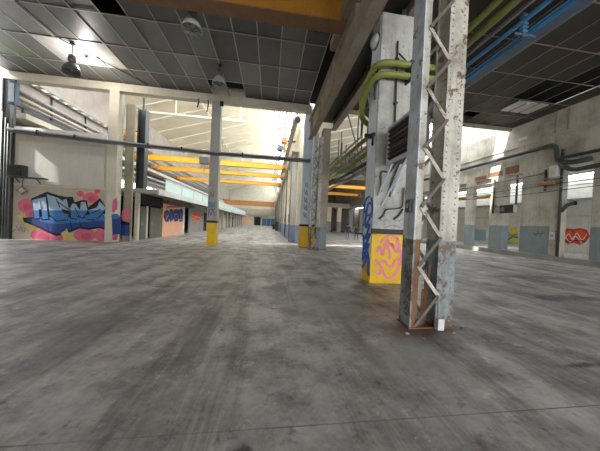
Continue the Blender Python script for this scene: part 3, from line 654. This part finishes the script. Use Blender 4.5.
t = thing('cable_ladder', 'pale cable ladder running above the left wall pipes', 'cable ladder', (LX+.3, 15, 9.2))
MB().box(LX+.05, 15, 9.1, LX+.12, 60, 9.25).build('rail', 'pipecream', t); MB().box(LX+.45, 15, 9.1, LX+.52, 60, 9.25).build('rail', 'pipegrey', t)
for k in range(60): B(LX+.12, 15.2+.75*k, 9.1, LX+.45, 15.5+.75*k, 9.28).build('rung', 'whitep', t)
run('dark upright pipe between left wall and slim pillar', [(-10.4, 20, 3.4), (-10.4, 20, 11)], .07, 'pipedark', 'pipe', 'pipe')
t = thing('orange_hoist', 'rusty orange hoist on the rail above the mural wall end', 'hoist', (-12.6, 22, 8.6))
B(-12.9, 21.7, 8.4, -12.2, 22.2, 8.9).build('drum_housing', 'cranebrown', t, .03); MB().tube([(-12.1, 21.95, 8.65), (-11.5, 21.95, 8.65)], .22, 14).build('motor', 'crane', t); B(-13.2, 21.8, 8.75, -11.4, 22.1, 8.95).build('frame', 'darksteel', t)
t = thing('orange_hoist', 'rusty orange trolley hanging below the skylight at right', 'hoist', (1.1, 21, 8.3))
B(1.2, 20.95, 8.9, 1.99, 21.1, 9.05).build('wall_arm', 'darksteel', t)
B(.75, 20.8, 8.75, 1.25, 21.3, 9.2).build('drum_housing', 'cranebrown', t, .03); B(.9, 20.9, 7.9, 1.15, 21.1, 8.75).build('mast', 'cranebrown', t); B(.4, 20.8, 8.05, .85, 21.2, 8.5).build('motor', 'bluetray', t, .03)

RA = 18; ridge = (0.0, 12.4+14.6*math.tan(math.radians(RA)))
rf = MB(); rz = ridge[1]
rf.poly([(LX, 14.8, 12.4), (0, 14.8, rz), (0, 85, rz), (LX, 85, 12.4)]).poly([(LX, 14.8, 12.6), (LX, 85, 12.6), (0, 85, rz+.2), (0, 14.8, rz+.2)])
roof = struct('ceiling_far', rf, 'roof')
yy = 16.; k = 0
while yy < 84:
    MB().bar((LX, yy, 12.3), (0, yy, rz-.1), .1, .16).build('rafter', 'rafter', roof); yy += 3.1; k += 1
for f_ in (.45,): 
    x = LX*(1-f_); z = 12.4+(rz-12.4)*f_-.24; MB().bar((x, 14.8, z), (x, 85, z), .12, .12).build('purlin', 'roof', roof)
sky = struct('window_2', MB().poly([(0, 14.8, rz), (1.9, 14.8, 10.8), (1.9, 85, 10.8), (0, 85, rz)]), 'glass')
mb = MB(); yy = 15.
while yy < 85: mb.bar((0, yy, rz), (1.9, yy, 10.8), .12, .12); mb.bar((0, yy, rz), (1.9, yy+2.4, 10.8), .07, .07); yy += 2.4
for f_ in (0, .33, .66, 1): mb.bar((1.9*f_, 14.8, rz+(10.8-rz)*f_), (1.9*f_, 85, rz+(10.8-rz)*f_), .12, .12)
mb.build('window_frame', 'pipegrey', sky)
struct('wall_gable', MB().box(-14.8, 14.5, 9.05, 2.2, 14.8, 9.8), 'cream')
def truss(y, full, lab):
    t = thing('roof_truss', lab, 'truss', (-6, y, 12.2))
    B(LX, y, 12.15, 1.9, y+.14, 12.35).build('tie', 'rafter', t)
    for k in (range(1, 7) if full else (2, 5)):
        x = LX+2.2*k; ztop = 12.4+(x-LX)*math.tan(math.radians(RA))-.1 if x < 0 else 12.9
        B(x-.05, y+.02, 12.35, x+.05, y+.12, ztop).build('post', 'rafter', t)
    for k in range(0, 6 if full else 0):
        x = LX+2.2*k; x2 = x+2.2; z2 = 12.4+(x2-LX)*math.tan(math.radians(RA))-.15
        MB().bar((x, y+.07, 12.3), (x2, y+.07, z2), .07, .07).build('diagonal', 'rafter', t)
    return t
truss(25.5, False, 'first white roof truss beyond the portal beam'); truss(44, True, 'second white roof truss, halfway down the far hall'); truss(62, True, 'last white roof truss, deep in the far hall')

def bridge(lab, y, x0, x1, z0, z1, mat, hoist=None, zc=None):
    zc = zc or z0
    t = thing('overhead_crane', lab, 'crane', ((x0+x1)/2, y, z0))
    B(x0, y, z0+.04, x1, y+.3, z1-.04).build('girder', mat, t); B(x0, y-.06, z0, x1, y+.36, z0+.04).build('bottom_flange', mat, t); B(x0, y-.06, z1-.04, x1, y+.36, z1).build('top_flange', mat, t)
    for x in (x0-.3, x1-.05): B(x, y-.9, zc-.05, x+.35, y+1.2, zc+.35).build('end_carriage', 'cranebrown', t, .02)
    if hoist is not None:
        B(hoist-.45, y-.5, z0-.1, hoist+.45, y-.08, z1+.1).build('hoist', 'darksteel', t, .04); MB().tube([(hoist, y-.3, z0-.1), (hoist, y-.3, z0-.9)], .04, 8).build('hook_rope', 'darksteel', t)
    return t
bridge('yellow crane bridge nearest in the far hall, topmost of three', 25.3, -13.8, 1.15, 7.32, 7.86, 'crane', -7.0)
bridge('middle yellow crane bridge of three in the far hall', 30.0, -13.8, 1.15, 7.3, 7.75, 'crane')
bridge('lowest-looking yellow crane bridge, third in the far hall', 36.8, -13.8, 1.15, 7.3, 7.75, 'crane')
bridge('brownish orange crane bridge at the deep end of the hall', 70, -13.55, 1.15, 6.0, 7.5, 'cranebrown', None, 7.3)
tag(B(-14.5, 84.2, 3.7, 1.9, 84.7, 5.9).build('wall_beam', 'partition'), 'deep grey-beige beam across the far end wall', 'beam')
wf = struct('wall_far', B(-14.8, 85, 0, 2.4, 85.3, 17.4), 'cream')
B(-10, 84.9, 0, -7.6, 84.99, 3.2).build('wall_panel', 'peach', wf)
d1 = struct('door_1', B(-5.6, 84.9, 0, -3.4, 84.98, 3.), 'shade')
B(-5.75, 84.86, 0, -5.6, 84.99, 3.15).build('door_frame', 'greydoor', d1)
for i, x in enumerate((-2.9, -1.3, .3)): 
    d = struct('door_%d' % (i+2), B(x, 84.9, 0, x+1.5, 84.98, 2.6), 'bluedoor')
    B(x+1.3, 84.86, 1.0, x+1.38, 84.9, 1.3).build('door_handle', 'pipegrey', d)
t = thing('floor_drum', 'small dark drum standing alone far down the aisle', 'drum', (.9, 50, 0))
MB().lathe(.9, 50, [(.32, .0), (.34, .05), (.33, .5), (.35, .52), (.33, .54), (.34, .95), (.3, 1.0)], 16).build('body', 'darksteel', t); MB().lathe(.9, 50, [(.3, 1.001), (.3, 1.03), (.1, 1.04)], 16).build('lid', 'pipedark', t)
t = thing('parts_bin', 'dark bin against the far aisle wall', 'bin', (1.2, 40, 0))
B(.9, 39.4, .1, 1.5, 40.6, 1.5).build('body', 'darksteel', t, .03); B(.86, 39.36, 1.5, 1.54, 40.64, 1.58).build('lid', 'pipedark', t)

# ------------------------------------------------ low office block along the left of the far hall
OX, OY0, OY1 = -8.3, 15.75, 72
t = thing('office_block', 'long low office block with flat canopy along the left aisle', 'building', (-10.5, OY0, 0))
OB = t
B(-12.4, OY0, 3.02, -7.15, OY1, 3.3).build('canopy', 'fascia', t, .02); B(-7.18, OY0-.02, 2.98, -7.1, OY1, 3.34).build('fascia', 'white', t)
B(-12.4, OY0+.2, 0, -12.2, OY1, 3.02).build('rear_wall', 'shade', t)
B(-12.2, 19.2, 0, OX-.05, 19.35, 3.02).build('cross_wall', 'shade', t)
B(-8.5, OY0, 0, OX, 16.0, 3.02).build('end_post', 'cream', t)
def door_leaf(y0, y1, h, mat):
    d = B(OX-.06, y0, 0.02, OX, y1, h).build('door', mat, t); B(OX, y0+.1, h*.45, OX+.05, y0+.16, h*.52).build('handle', 'pipegrey', d)
    B(OX, y0+.15, h*.55, OX+.012, y1-.15, h*.92).build('door_panel', mat, d); return d
door_leaf(16.1, 16.75, 2.2, 'greydoor'); B(OX-.05, 16.8, .02, OX+.02, 16.98, 2.25).build('post', 'cream', t); door_leaf(17.35, 19.15, 2.2, 'greydoor')
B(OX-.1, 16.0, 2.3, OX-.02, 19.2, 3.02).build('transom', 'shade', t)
B(OX-.15, 19.2, 0, OX, 23.3, 3.02).build('wall_panel', 'peach', t)
B(OX, 19.0, 2.62, OX+.45, 25.0, 2.85).build('roller_box', 'darksteel', t)
def officeg(x, y): return at_x(x, y, OX)
P = Paint(lambda x, y: officeg(120+x/6.94, 180+y/6.94), (1, 0, 0))
for c in ([(306, 222), (322, 206), (338, 214), (346, 262), (336, 292), (312, 288), (302, 256)], [(342, 204), (362, 200), (372, 224), (368, 276), (350, 292), (340, 262)], [(372, 206), (396, 200), (408, 216), (400, 250), (404, 284), (378, 290), (366, 258)], [(404, 206), (428, 196), (440, 222), (432, 256), (440, 286), (414, 290), (402, 262)]): P.shape(c, 'navytag')
for s_ in ([(312, 232), (322, 262), (330, 226)], [(352, 222), (356, 270)], [(384, 222), (378, 262), (394, 268)], [(414, 220), (422, 262), (430, 226)]): P.stroke(s_, 4, 'mb')
for s_ in ([(318, 275), (336, 240)], [(376, 240), (398, 236)], [(408, 276), (432, 272)]): P.stroke(s_, 3, 'peach')
P.shape([(283, 240), (300, 232), (300, 258), (286, 258)], 'orange'); P.stroke([(320, 190), (380, 185), (435, 182)], 14, 'pkd')
P.build('graffiti', t, 'navy graffiti on the peach panel')
B(OX-.15, 23.3, 0, OX+.02, 23.75, 3.02).build('post', 'white', t); B(OX-1.2, 23.75, 0, OX-1.1, 25.2, 3.02).build('recess_wall', 'brownpanel', t)
for z in (.6, 1.2, 1.8): B(OX-1.0, 23.8, z, OX-.3, 25.1, z+.05).build('recess_shelf', 'brownpanel', t)
B(OX-.15, 25.2, 0, OX, 30.4, 3.02).build('wall_panel', 'wallgrey', t)
P = Paint(lambda x, y: officeg(120+x/6.94, 180+y/6.94), (1, 0, 0))
P.shape([(500, 232), (530, 225), (556, 240), (560, 275), (540, 285), (505, 282)], 'orange'); P.stroke([(505, 260), (525, 240), (540, 270), (558, 250)], 7, 'red'); P.stroke([(502, 245), (555, 262)], 4, 'ye')
P.build('graffiti', t, 'orange graffiti on the grey panel')
y = 30.4; k = 0
while y < 70:
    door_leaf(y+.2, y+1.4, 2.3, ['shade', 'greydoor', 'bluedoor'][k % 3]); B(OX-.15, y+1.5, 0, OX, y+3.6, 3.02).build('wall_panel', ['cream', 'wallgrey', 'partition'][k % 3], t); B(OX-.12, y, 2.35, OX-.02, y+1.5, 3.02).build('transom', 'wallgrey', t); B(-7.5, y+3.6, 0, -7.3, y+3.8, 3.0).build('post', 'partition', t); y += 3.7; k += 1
t = thing('glazed_screen', 'pale aqua screen standing on the office block canopy', 'screen', (-7.5, 17.5, 3.31))
for k in range(18):
    y = 17.6+3*k; B(-7.52, y, 3.45, -7.48, y+2.9, 4.2).build('panel', 'aqua', t); B(-7.55, y+2.9, 3.31, -7.45, y+3.0, 4.25).build('mullion', 'white', t)
B(-7.56, 17.5, 4.2, -7.44, 71.6, 4.28).build('top_rail', 'white', t); B(-7.56, 17.5, 3.31, -7.44, 71.6, 3.45).build('bottom_rail', 'white', t)

# ------------------------------------------------ right hall: raised kerb, colonnade, wall
RX, KZ = 17.0, .32
struct('floor_raised', B(RX-.25, -11, 0, 30, 60, KZ), 'kerb')
rw = MB()
rw.box(RX, -11, 5.75, RX+.6, 60, 9.05, 0).box(RX+.05, -11, 9.05, RX+.5, 60, 12.4, 0)
rw.box(RX-.08, -11, 7.55, RX, 60, 7.75, 0)
wr = struct('wall_right', rw, 'rightwall')
for y0, y1, z0, z1 in ((13.95, 14.9, 5.8, 6.35), (15.1, 16.2, 5.85, 6.2), (16.4, 17.4, 5.8, 6.1)):
    B(RX-.01, y0, z0, RX+.02, y1, z1).build('bare_patch', 'brownpanel', wr)
B(RX-.01, 13.55, 8.0, RX+.03, 14.1, 8.2).build('bare_patch', 'boxwhite', wr)
for y in (11.3, 11.9): B(RX-.06, y, 7.8, RX, y+.12, 9.0).build('wall_chase', 'brownsteel', wr)
def rpil(lab, y0, y1, depth=.6, z1=5.75, dado='dado', mat='rightwall', name='concrete_pillar', x0=RX):
    t = thing(name, lab, 'pillar', (x0+depth/2, (y0+y1)/2, KZ))
    B(x0, y0, 2.1, x0+depth, y1, z1).build('shaft', mat, t, .02); B(x0-.004, y0-.004, KZ+.002, x0+depth+.004, y1+.004, 2.1).build('painted_base', dado, t, .02)
    return t
rpil('slim pale pillar first left of the screen, right wall', 17.5, 18.25, .35)
rpil('grey-based pillar carrying the black screen on right wall', 14.95, 15.95)
pw = rpil('broad grey-based wall pier in the middle of the right wall', 11.95, 13.7, .5)
P = Paint(lambda x, y: at_x(x, y, RX), (-1, 0, 0))
for s_ in ([(534, 232), (536, 236), (538, 231), (540, 237), (543, 231)], [(533, 234), (545, 233)]): P.stroke(s_, .7, 'greyp')
P.build('graffiti', pw, 'small grey tag on the dado')
rpil('cream column beside the dark vertical pipe, right wall', 11.45, 11.93, .45, dado='rightwall', x0=RX-.12)
rpil('grey-based pillar at the right edge of the photo', 9.2, 10.2)
for y in (6.6, 3.5, .4, -2.7): rpil('grey-based right wall pillar beyond the right edge of the photo', y, y+1.)['group'] = 'pillars outside the frame'
for y, lab in ((20.3, 'first'), (24.5, 'second'), (29, 'third'), (34, 'fourth'), (40, 'fifth')): rpil(lab+' right wall pillar past the slim pale one, partly hidden by the foreground column', y, y+.9)
# back room
bw = MB().box(22.6, -11, KZ, 22.8, 60, 6.0)
wb = struct('wall_back_room', bw, 'white')
struct('ceiling_back_room', MB().box(17.6, -11, 6.0, 21.8, 60, 6.1), 'white')
P = Paint(lambda x, y: at_x(x, y, 22.6), (-1, 0, 0))
P.shape([(562.5, 230), (567, 228.3), (574, 229), (580, 228), (587, 229.5), (590, 236), (586, 242), (580, 245), (574, 243), (568, 244), (562.5, 241)], 'red')
P.shape([(566, 232), (570, 230), (573, 233), (570, 237), (566, 236)], 'orange'); P.shape([(575, 231), (581, 230.5), (586, 233), (583, 239), (577, 238)], 'orange')
for s_ in ([(565, 239), (569, 234), (573, 240), (577, 233), (582, 240), (587, 234)], [(564, 234), (570, 242), (575, 236), (582, 243)]): P.stroke(s_, .8, 'whitep')
P.stroke([(564, 242), (574, 240.5), (586, 241)], .7, 'kk')
P.shape([(504, 233), (518, 231), (518, 244), (504, 244)], 'lb'); P.shape([(510, 228), (517, 227), (517, 234), (511, 235)], 'lime'); P.shape([(508, 238), (514, 236), (518, 239), (518, 243), (510, 242)], 'lime'); P.stroke([(508, 240), (513, 237), (518, 238)], 1., 'kk'); P.stroke([(511, 236), (517, 234)], .7, 'kk')
P.shape([(472, 229), (486, 230), (486, 241), (472, 240)], 'lb')
P.build('graffiti', wb, 'red and orange graffiti with white lines')
B(22.4, 5, 3.0, 22.6, 40, 3.12).build('wall_rail', 'cream', wb); B(22.3, 5, 4.2, 22.6, 40, 4.35).build('wall_rail', 'pipegrey', wb)
tag(B(19.9, 18.2, 4.75, 20.1, 26, 5.05).build('monorail_beam', 'crane'), 'yellow beam inside the back room behind the slim pale pillar', 'beam')
B(16.02, 24, 6.7, RX-.001, 60, 6.94).build('runway_ledge', 'rightwall', wr); B(2.41, 28, 6.7, 4.1, 60, 6.94).build('runway_ledge', 'hallwall', wmid)
# screen box and pipes on the right wall
t = thing('screen_box', 'black boxed screen hanging from bracket between right wall pillars', 'screen', (16.8, 14.4, 2.9))
B(16.62, 13.9, 2.98, 16.92, 14.85, 3.55).build('casing', 'screen', t, .02); B(16.61, 14.5, 3.12, 16.62, 14.78, 3.42).build('display', 'greydoor', t); B(16.64, 13.87, 3.0, 16.9, 13.9, 3.53).build('side_panel', 'cream', t)
MB().bar((16.85, 14.8, 3.45), (16.85, 15.5, 3.5), .06, .06).build('bracket', 'darksteel', t); MB().bar((16.9, 15.4, 3.5), (16.99, 15.45, 3.7), .05, .05).build('bracket', 'darksteel', t)
run('long dark pipe along the right wall ending in a bend', [(16.75, 23.8, 7.0), (16.75, 11.75, 7.02), (16.75, 11.65, 5.9), (16.75, 10.9, 5.7), (16.8, 10.2, 5.75)], .13, 'pipedark', 'pipe', 'pipe', rad=.35)
run('dark lower pipe running off to right edge of photo', [(16.72, 11.5, 5.75), (16.7, 10.9, 5.25), (16.7, 7, 5.4)], .12, 'pipedark', 'pipe', 'pipe', rad=.3)
run('thinner upper dark pipe running off to right edge of photo', [(16.72, 11.6, 6.1), (16.7, 7, 6.05)], .09, 'pipedark', 'pipe', 'pipe', rad=.3)
run('dark vertical pipe down the cream column, right wall', [(16.8, 11.42, 6.6), (16.8, 11.42, KZ)], .07, 'pipedark', 'pipe', 'pipe', [B(16.76, 11.36, z, 16.88, 11.48, z+.06) for z in (1.2, 3., 4.8)])
run('brownish pipe over the right wall openings', [(16.85, 24, 5.25), (16.85, 14.0, 5.35), (16.85, 12.4, 5.4)], .06, 'brownsteel', 'pipe', 'pipe')
for y, lab in ((13.95, 'dark downpipe left of the broad right wall pier'), (15.6, 'dark thin downpipe on the screen pillar'), (12.3, 'short dark pipe on the broad right wall pier')):
    run(lab, [(16.9, y, 5.6), (16.9, y, 3.0 if y > 12.5 else 4.3)], .06, 'pipedark', 'pipe', 'pipe')
for i, (z, dz) in enumerate(((4.75, .1), (4.55, .02), (4.36, -.05), (4.15, .1), (4.95, .2))):
    P_ = smooth_path([(16.3-.05*i, 30, z+.3), (16.3, 20, z+.15), (16.35, 15.5, z-.02), (16.4, 11.5, z), (16.4, 7, z+dz)], 6)
    tag(MB().tube(P_, .022, 6).build('overhead_cable', 'pipedark' if i % 2 else 'pipegrey'), ['topmost but one sagging cable along the right wall openings', 'middle sagging cable along the right wall openings', 'second lowest sagging cable along the right wall openings', 'lowest sagging cable along the right wall openings', 'topmost sagging cable along the right wall openings'][i], 'cable')
t = thing('junction_box', 'ochre junction box high on the cream column', 'box', (16.7, 11.9, 4.6)); B(16.62, 11.75, 4.6, 16.86, 12.5, 4.85).build('casing', 'cranebrown', t, .02); B(16.66, 12.5, 4.66, 16.82, 12.54, 4.8).build('cable_gland', 'darksteel', t)
t = thing('junction_box', 'white switch box above the ochre box on the cream column', 'box', (16.7, 11.7, 4.9)); B(16.6, 11.5, 4.95, 16.87, 11.92, 5.7).build('casing', 'boxwhite', t, .02); B(16.585, 11.56, 5.05, 16.6, 11.86, 5.6).build('door', 'cream', t)
t = thing('junction_box', 'pale meter box low on the cream column by the dark pipe', 'box', (16.8, 11.7, 1.4)); B(16.78, 11.6, 1.3, 16.875, 11.85, 1.75).build('casing', 'boxwhite', t, .01); B(16.77, 11.66, 1.45, 16.78, 11.8, 1.6).build('dial', 'dado', t)
t = thing('bracket_arm', 'dark bracket arm reaching right from the vertical pipe', 'bracket', (16.8, 11.2, 3.1)); MB().tube(smooth_path([(16.8, 11.35, 2.95), (16.8, 11.1, 3.3), (16.8, 10.75, 3.42)], 5), .1, 10).build('arm', 'darksteel', t); MB().tube([(16.8, 10.75, 3.3), (16.8, 10.75, 3.5)], .08, 10).build('tip', 'black', t)
# pipes under the right ceiling
for x, z, r, mt, lab in ((6.55, 8.62, .12, 'green', 'inner olive green pipe under the right ceiling'), (7.05, 8.6, .13, 'green', 'outer olive green pipe under the right ceiling, nearer the blue one'), (7.55, 8.6, .04, 'pipegrey', 'thin grey pipe between green and blue pipes, right ceiling'), (8.0, 8.6, .075, 'blue', 'bright blue pipe under the right ceiling'), (8.55, 8.6, .03, 'blue', 'thin blue line between bright blue pipe and cable tray'), (9.55, 8.85, .04, 'pipegrey', 'thin grey conduit outside the blue-grey cable tray'), (5.6, 8.8, .04, 'pipegrey', 'thin grey conduit innermost under the right ceiling')):
    run(lab, [(x, -4, z), (x, 14.2, z)], r, mt, 'pipe', 'pipe', [B(x-.012, y, z-r-.012, x+.012, y+.04, CZ-.036) for y in (2.2, 9.6, 13.2)])
t = thing('cable_tray', 'blue-grey cable tray under the right ceiling beside blue pipes', 'cable tray', (8.9, 0, 8.55))
B(8.72, -4, 8.52, 9.12, 14.2, 8.55).build('tray_bed', 'bluetray', t); B(8.7, -4, 8.52, 8.72, 14.2, 8.65).build('side_rail', 'blue', t); B(9.12, -4, 8.52, 9.14, 14.2, 8.65).build('side_rail', 'bluetray', t)
t = thing('pipe_hanger', 'bluish perforated hanger post between the blue pipes', 'hanger', (8.3, 6.9, 8.2))
B(8.2, 6.85, 8.25, 8.35, 6.95, 9.06).build('post', 'bluetray', t); B(7.9, 6.87, 8.3, 8.75, 6.93, 8.38).build('cross_arm', 'bluetray', t)
for k in range(5): B(8.17, 6.83, 8.42+.13*k, 8.38, 6.97, 8.46+.13*k).build('collar', 'blue', t)
t = thing('pendant_lamp', 'tiny bare bulb hanging under the broken right ceiling', 'lamp', (13.6, 10.9, 8.5)); MB().tube([(13.6, 10.9, 8.75), (13.6, 10.9, 9.6)], .012, 6).build('cord', 'black', t); MB().lathe(13.6, 10.9, [(.03, 8.76), (.07, 8.68), (.07, 8.6), (.02, 8.54)], 10).build('bulb', 'boxwhite', t)

# far part of the right hall
rz_ = lambda x: 10.8+(x-2.4)*3.8/13.0
rr = MB()
for xa, xb, ya in ((2.4, 11.5, 14.8), (11.5, 15.4, 24.0)):
    for dz in (0, .2): rr.poly([(xa, ya, rz_(xa)+dz), (xb, ya, rz_(xb)+dz), (xb, 60, rz_(xb)+dz), (xa, 60, rz_(xa)+dz)])
s4 = struct('window_added', MB().poly([(11.5, 14.8, rz_(11.5)), (15.4, 14.8, rz_(15.4)), (15.4, 24, rz_(15.4)), (11.5, 24, rz_(11.5))]), 'glass')  # glass strip added in the roof so sun reaches the upper right wall
mb = MB(); yy = 15.
while yy < 24: mb.bar((11.5, yy, rz_(11.5)), (15.4, yy, rz_(15.4)), .07, .07); yy += 2.4
mb.build('window_frame', 'pipegrey', s4)
rroof = struct('ceiling_right_far', rr, 'roof')
yy = 16.
while yy < 60: MB().bar((2.4, yy, 10.72), (15.4, yy, 14.52), .1, .14).build('rafter', 'rafter', rroof); yy += 3.1
s3 = struct('window_3', MB().poly([(15.4, 14.8, 14.6), (17.1, 14.8, 12.4), (17.1, 34, 12.4), (15.4, 34, 14.6)]), 'glass')
MB().poly([(15.4, 34, 14.6), (17.1, 34, 12.4), (17.1, 60, 12.4), (15.4, 60, 14.6)]).poly([(15.4, 34, 14.8), (15.4, 60, 14.8), (17.1, 60, 12.6), (17.1, 34, 12.6)]).build('roof_slope', 'roof', rroof)
mb = MB(); yy = 15.
while yy < 60: mb.bar((15.4, yy, 14.6), (17.1, yy, 12.4), .07, .07); yy += 2.4
for f_ in (0, .5, 1): mb.bar((15.4+1.7*f_, 14.8, 14.6-2.2*f_), (15.4+1.7*f_, 60, 14.6-2.2*f_), .08, .08)
mb.build('window_frame', 'pipegrey', s3)
struct('wall_right_far', MB().box(2.4, 60, 0, 23, 60.3, 14.8), 'darkbrown')
bridge('upper yellow crane bridge in the right hall beyond white pillar', 33, 4.0, 16.0, 7.0, 7.5, 'crane')
bridge('lower yellow crane bridge deeper in the right hall', 41, 4.0, 16.0, 7.0, 7.5, 'crane')
tag(B(3, 36, 9.0, 17, 36.3, 9.9).build('roof_girder', 'lacedark'), 'dark roof girder over the right hall crane bridges', 'girder')
tag(B(3, 48, 5.2, 17, 48.3, 6.2).build('roof_girder', 'partition'), 'pale beam on the pillars at the deep end of right hall', 'girder')
for i, x in enumerate((7.2, 10.3, 12.4, 14.6, 17.2, 19.6)):
    t = thing('concrete_pillar', ['dim pillar', 'cream pillar', 'cream pillar', 'pale pillar', 'grey pillar', 'grey pillar'][i]+' in the right hall deep row, '+['first beside far lattice column', 'second, behind the left person', 'third, between the two people', 'fourth, right of the people', 'fifth', 'last'][i], 'pillar', (x, 48, 0))
    B(x-.45, 47.6, 2.2, x+.45, 48.4, 5.2).build('shaft', 'hallwall' if i < 4 else 'wallgrey', t); B(x-.46, 47.59, 0, x+.46, 48.41, 2.2).build('painted_base', 'yellow' if i == 1 else 'wallgrey', t)
t = thing('machine_cabinet', 'dark machine cabinet between pillars behind the two people', 'cabinet', (12.6, 46, 0)); B(10.9, 49, 0, 11.9, 50, 3.6).build('body', 'darksteel', t); B(10.95, 48.97, .2, 11.85, 49, 3.4).build('door', 'black', t)

# ------------------------------------------------ two people walking away
def person(lab, x, y, h, facing, top, legs, hairm, stride, armout):
    t = thing('person', lab, 'person', (x, y, 0)); k = h/1.75
    me = bpy.data.meshes.new('skel'); V = []; E = []; R_ = []
    def j(p, r, par=None):
        V.append(Vector(p)*k); R_.append(r*k)
        if par is not None: E.append((par, len(V)-1))
        return len(V)-1
    pel = j((0, 0, .95), .15); sp = j((0, .01, 1.12), .135, pel); ch = j((0, .0, 1.32), .15, sp); nk = j((0, -.01, 1.47), .06, ch)
    hd0 = j((0, -.02, 1.54), .07, nk); hd1 = j((0, -.025, 1.63), .095, hd0); j((0, -.015, 1.7), .075, hd1)
    hands = []
    for s in (-1, 1):
        hp = j((s*.1, 0, .88), .1, pel); kn = j((s*.11, -.04-s*stride*.5, .49), .066, hp); an = j((s*.11, .06-s*stride, .1), .045, kn); j((s*.12, -.1-s*stride, .045), .042, an)
        sh = j((s*.19, 0, 1.4), .068, ch); el = j((s*(.25+armout), .03+s*.05, 1.13), .05, sh); wr_ = j((s*(.25+armout*.6), -.06+s*.12, .89), .034, el)
        pm = j((s*(.25+armout*.6), -.08+s*.13, .82), .04, wr_); hands.append((s, V[pm].copy()))
    me.from_pydata(V, E, []); o = bpy.data.objects.new('skel', me); COL.objects.link(o)
    sk = o.modifiers.new('skin', 'SKIN')
    for i, sv in enumerate(me.skin_vertices[0].data): sv.radius = (R_[i], R_[i]); sv.use_root = (i == 0)
    ss = o.modifiers.new('sub', 'SUBSURF'); ss.levels = 2
    dg = bpy.context.evaluated_depsgraph_get(); ev = o.evaluated_get(dg); m2 = bpy.data.meshes.new_from_object(ev)
    mb = MB(); mb.v = [v.co.copy() for v in m2.vertices]
    for p in m2.polygons:
        c = p.center/k; hand = c.z < .87 and abs(c.x) > .19
        mi = 2 if (c.z > 1.47 or hand) else (1 if c.z > .88 else (3 if c.z < .1 else 0))
        mb.face(list(p.vertices), mi, True)
    bpy.data.objects.remove(o)
    for s, hp in hands:
        for i, (dy, ln) in enumerate(((-.03, .075), (-.01, .085), (.01, .08), (.03, .062))):
            a = hp+Vector((0, dy*k, -.03*k)); mb.tube([a, a+Vector((-s*.008, 0, -ln*.5))*k, a+Vector((-s*.03, 0, -ln))*k], [.009*k, .0085*k, .007*k], 6, 2)
        a = hp+Vector((-s*.01, -.03*k, .01*k)); mb.tube([a, a+Vector((-s*.02, -.03, -.03))*k, a+Vector((-s*.03, -.035, -.06))*k], [.011*k, .01*k, .008*k], 6, 2)
    mb.tube([Vector((0, -.1, 1.645))*k, Vector((0, -.125, 1.62))*k, Vector((0, -.105, 1.605))*k], [.01*k, .016*k, .012*k], 6, 2)
    for s in (-1, 1):
        mb.tube([Vector((s*.085, -.01, 1.66))*k, Vector((s*.1, .0, 1.64))*k, Vector((s*.088, -.005, 1.6))*k], [.012*k, .016*k, .01*k], 6, 2)
        mb.tube([Vector((s*.035, -.095, 1.655))*k, Vector((s*.035, -.112, 1.655))*k], [.012*k, .008*k], 6, 4)
    mb.tube([Vector((-.025, -.1, 1.57))*k, Vector((.025, -.1, 1.57))*k], .006*k, 6, 4)
    mt = Matrix.Rotation(facing, 4, 'Z')
    mb.v = [Vector((x, y, 0))+mt @ v for v in mb.v]
    mb.build('body', [legs, top, 'skin', 'shoe', 'eyewhite'], t)
    hr = MB(); prof = [(.02, 1.742), (.06, 1.73), (.09, 1.69), (.102, 1.64), (.095, 1.59), (.07, 1.58)]
    hr.lathe(0, .012, prof, 14); hr.v = [Vector((x, y, 0))+mt @ Vector((v.x*k, (v.y+.012)*k, v.z*k)) for v in hr.v]
    hr.build('hair', hairm, t)
    return t
person('person in black jacket and blue jeans walking away, left of the pair', 8.28, 23.8, 1.74, math.radians(170), 'jacket', 'jeans', 'hair', .05, .05)
person('person in dark jacket with elbow out, right of the pair', 9.45, 24.2, 1.72, math.radians(200), 'jacket2', 'trousers', 'hairgrey', .12, .12)

# ------------------------------------------------ light
w = bpy.data.worlds.new('sky'); SC.world = w; w.use_nodes = True
bg = w.node_tree.nodes['Background']; bg.inputs[0].default_value = (.93, .97, 1.0, 1); bg.inputs[1].default_value = 9.0
sun = bpy.data.lights.new('sun', 'SUN'); sun.energy = 14; sun.angle = math.radians(1); sun.color = (1, .97, .92)
so = bpy.data.objects.new('sun', sun); COL.objects.link(so)
so.rotation_euler = Vector((.75, .12, -.6)).to_track_quat('-Z', 'Y').to_euler()
pl = bpy.data.lights.new('added_bulb_light', 'POINT'); pl.energy = 190; pl.shadow_soft_size = .08; pl.color = (1, .95, .88)  # lamp added to throw the bright patch on the ceiling
po = bpy.data.objects.new('added_bulb_light', pl); COL.objects.link(po); po.location = (-9.0, 12.3, 8.62)
SC.view_settings.view_transform = 'Standard'; SC.view_settings.look = 'None'; SC.view_settings.gamma = 1; SC.view_settings.use_curve_mapping = False
SC.view_settings.exposure = 0.1
SC.cycles.max_bounces = 8; SC.cycles.diffuse_bounces = 5
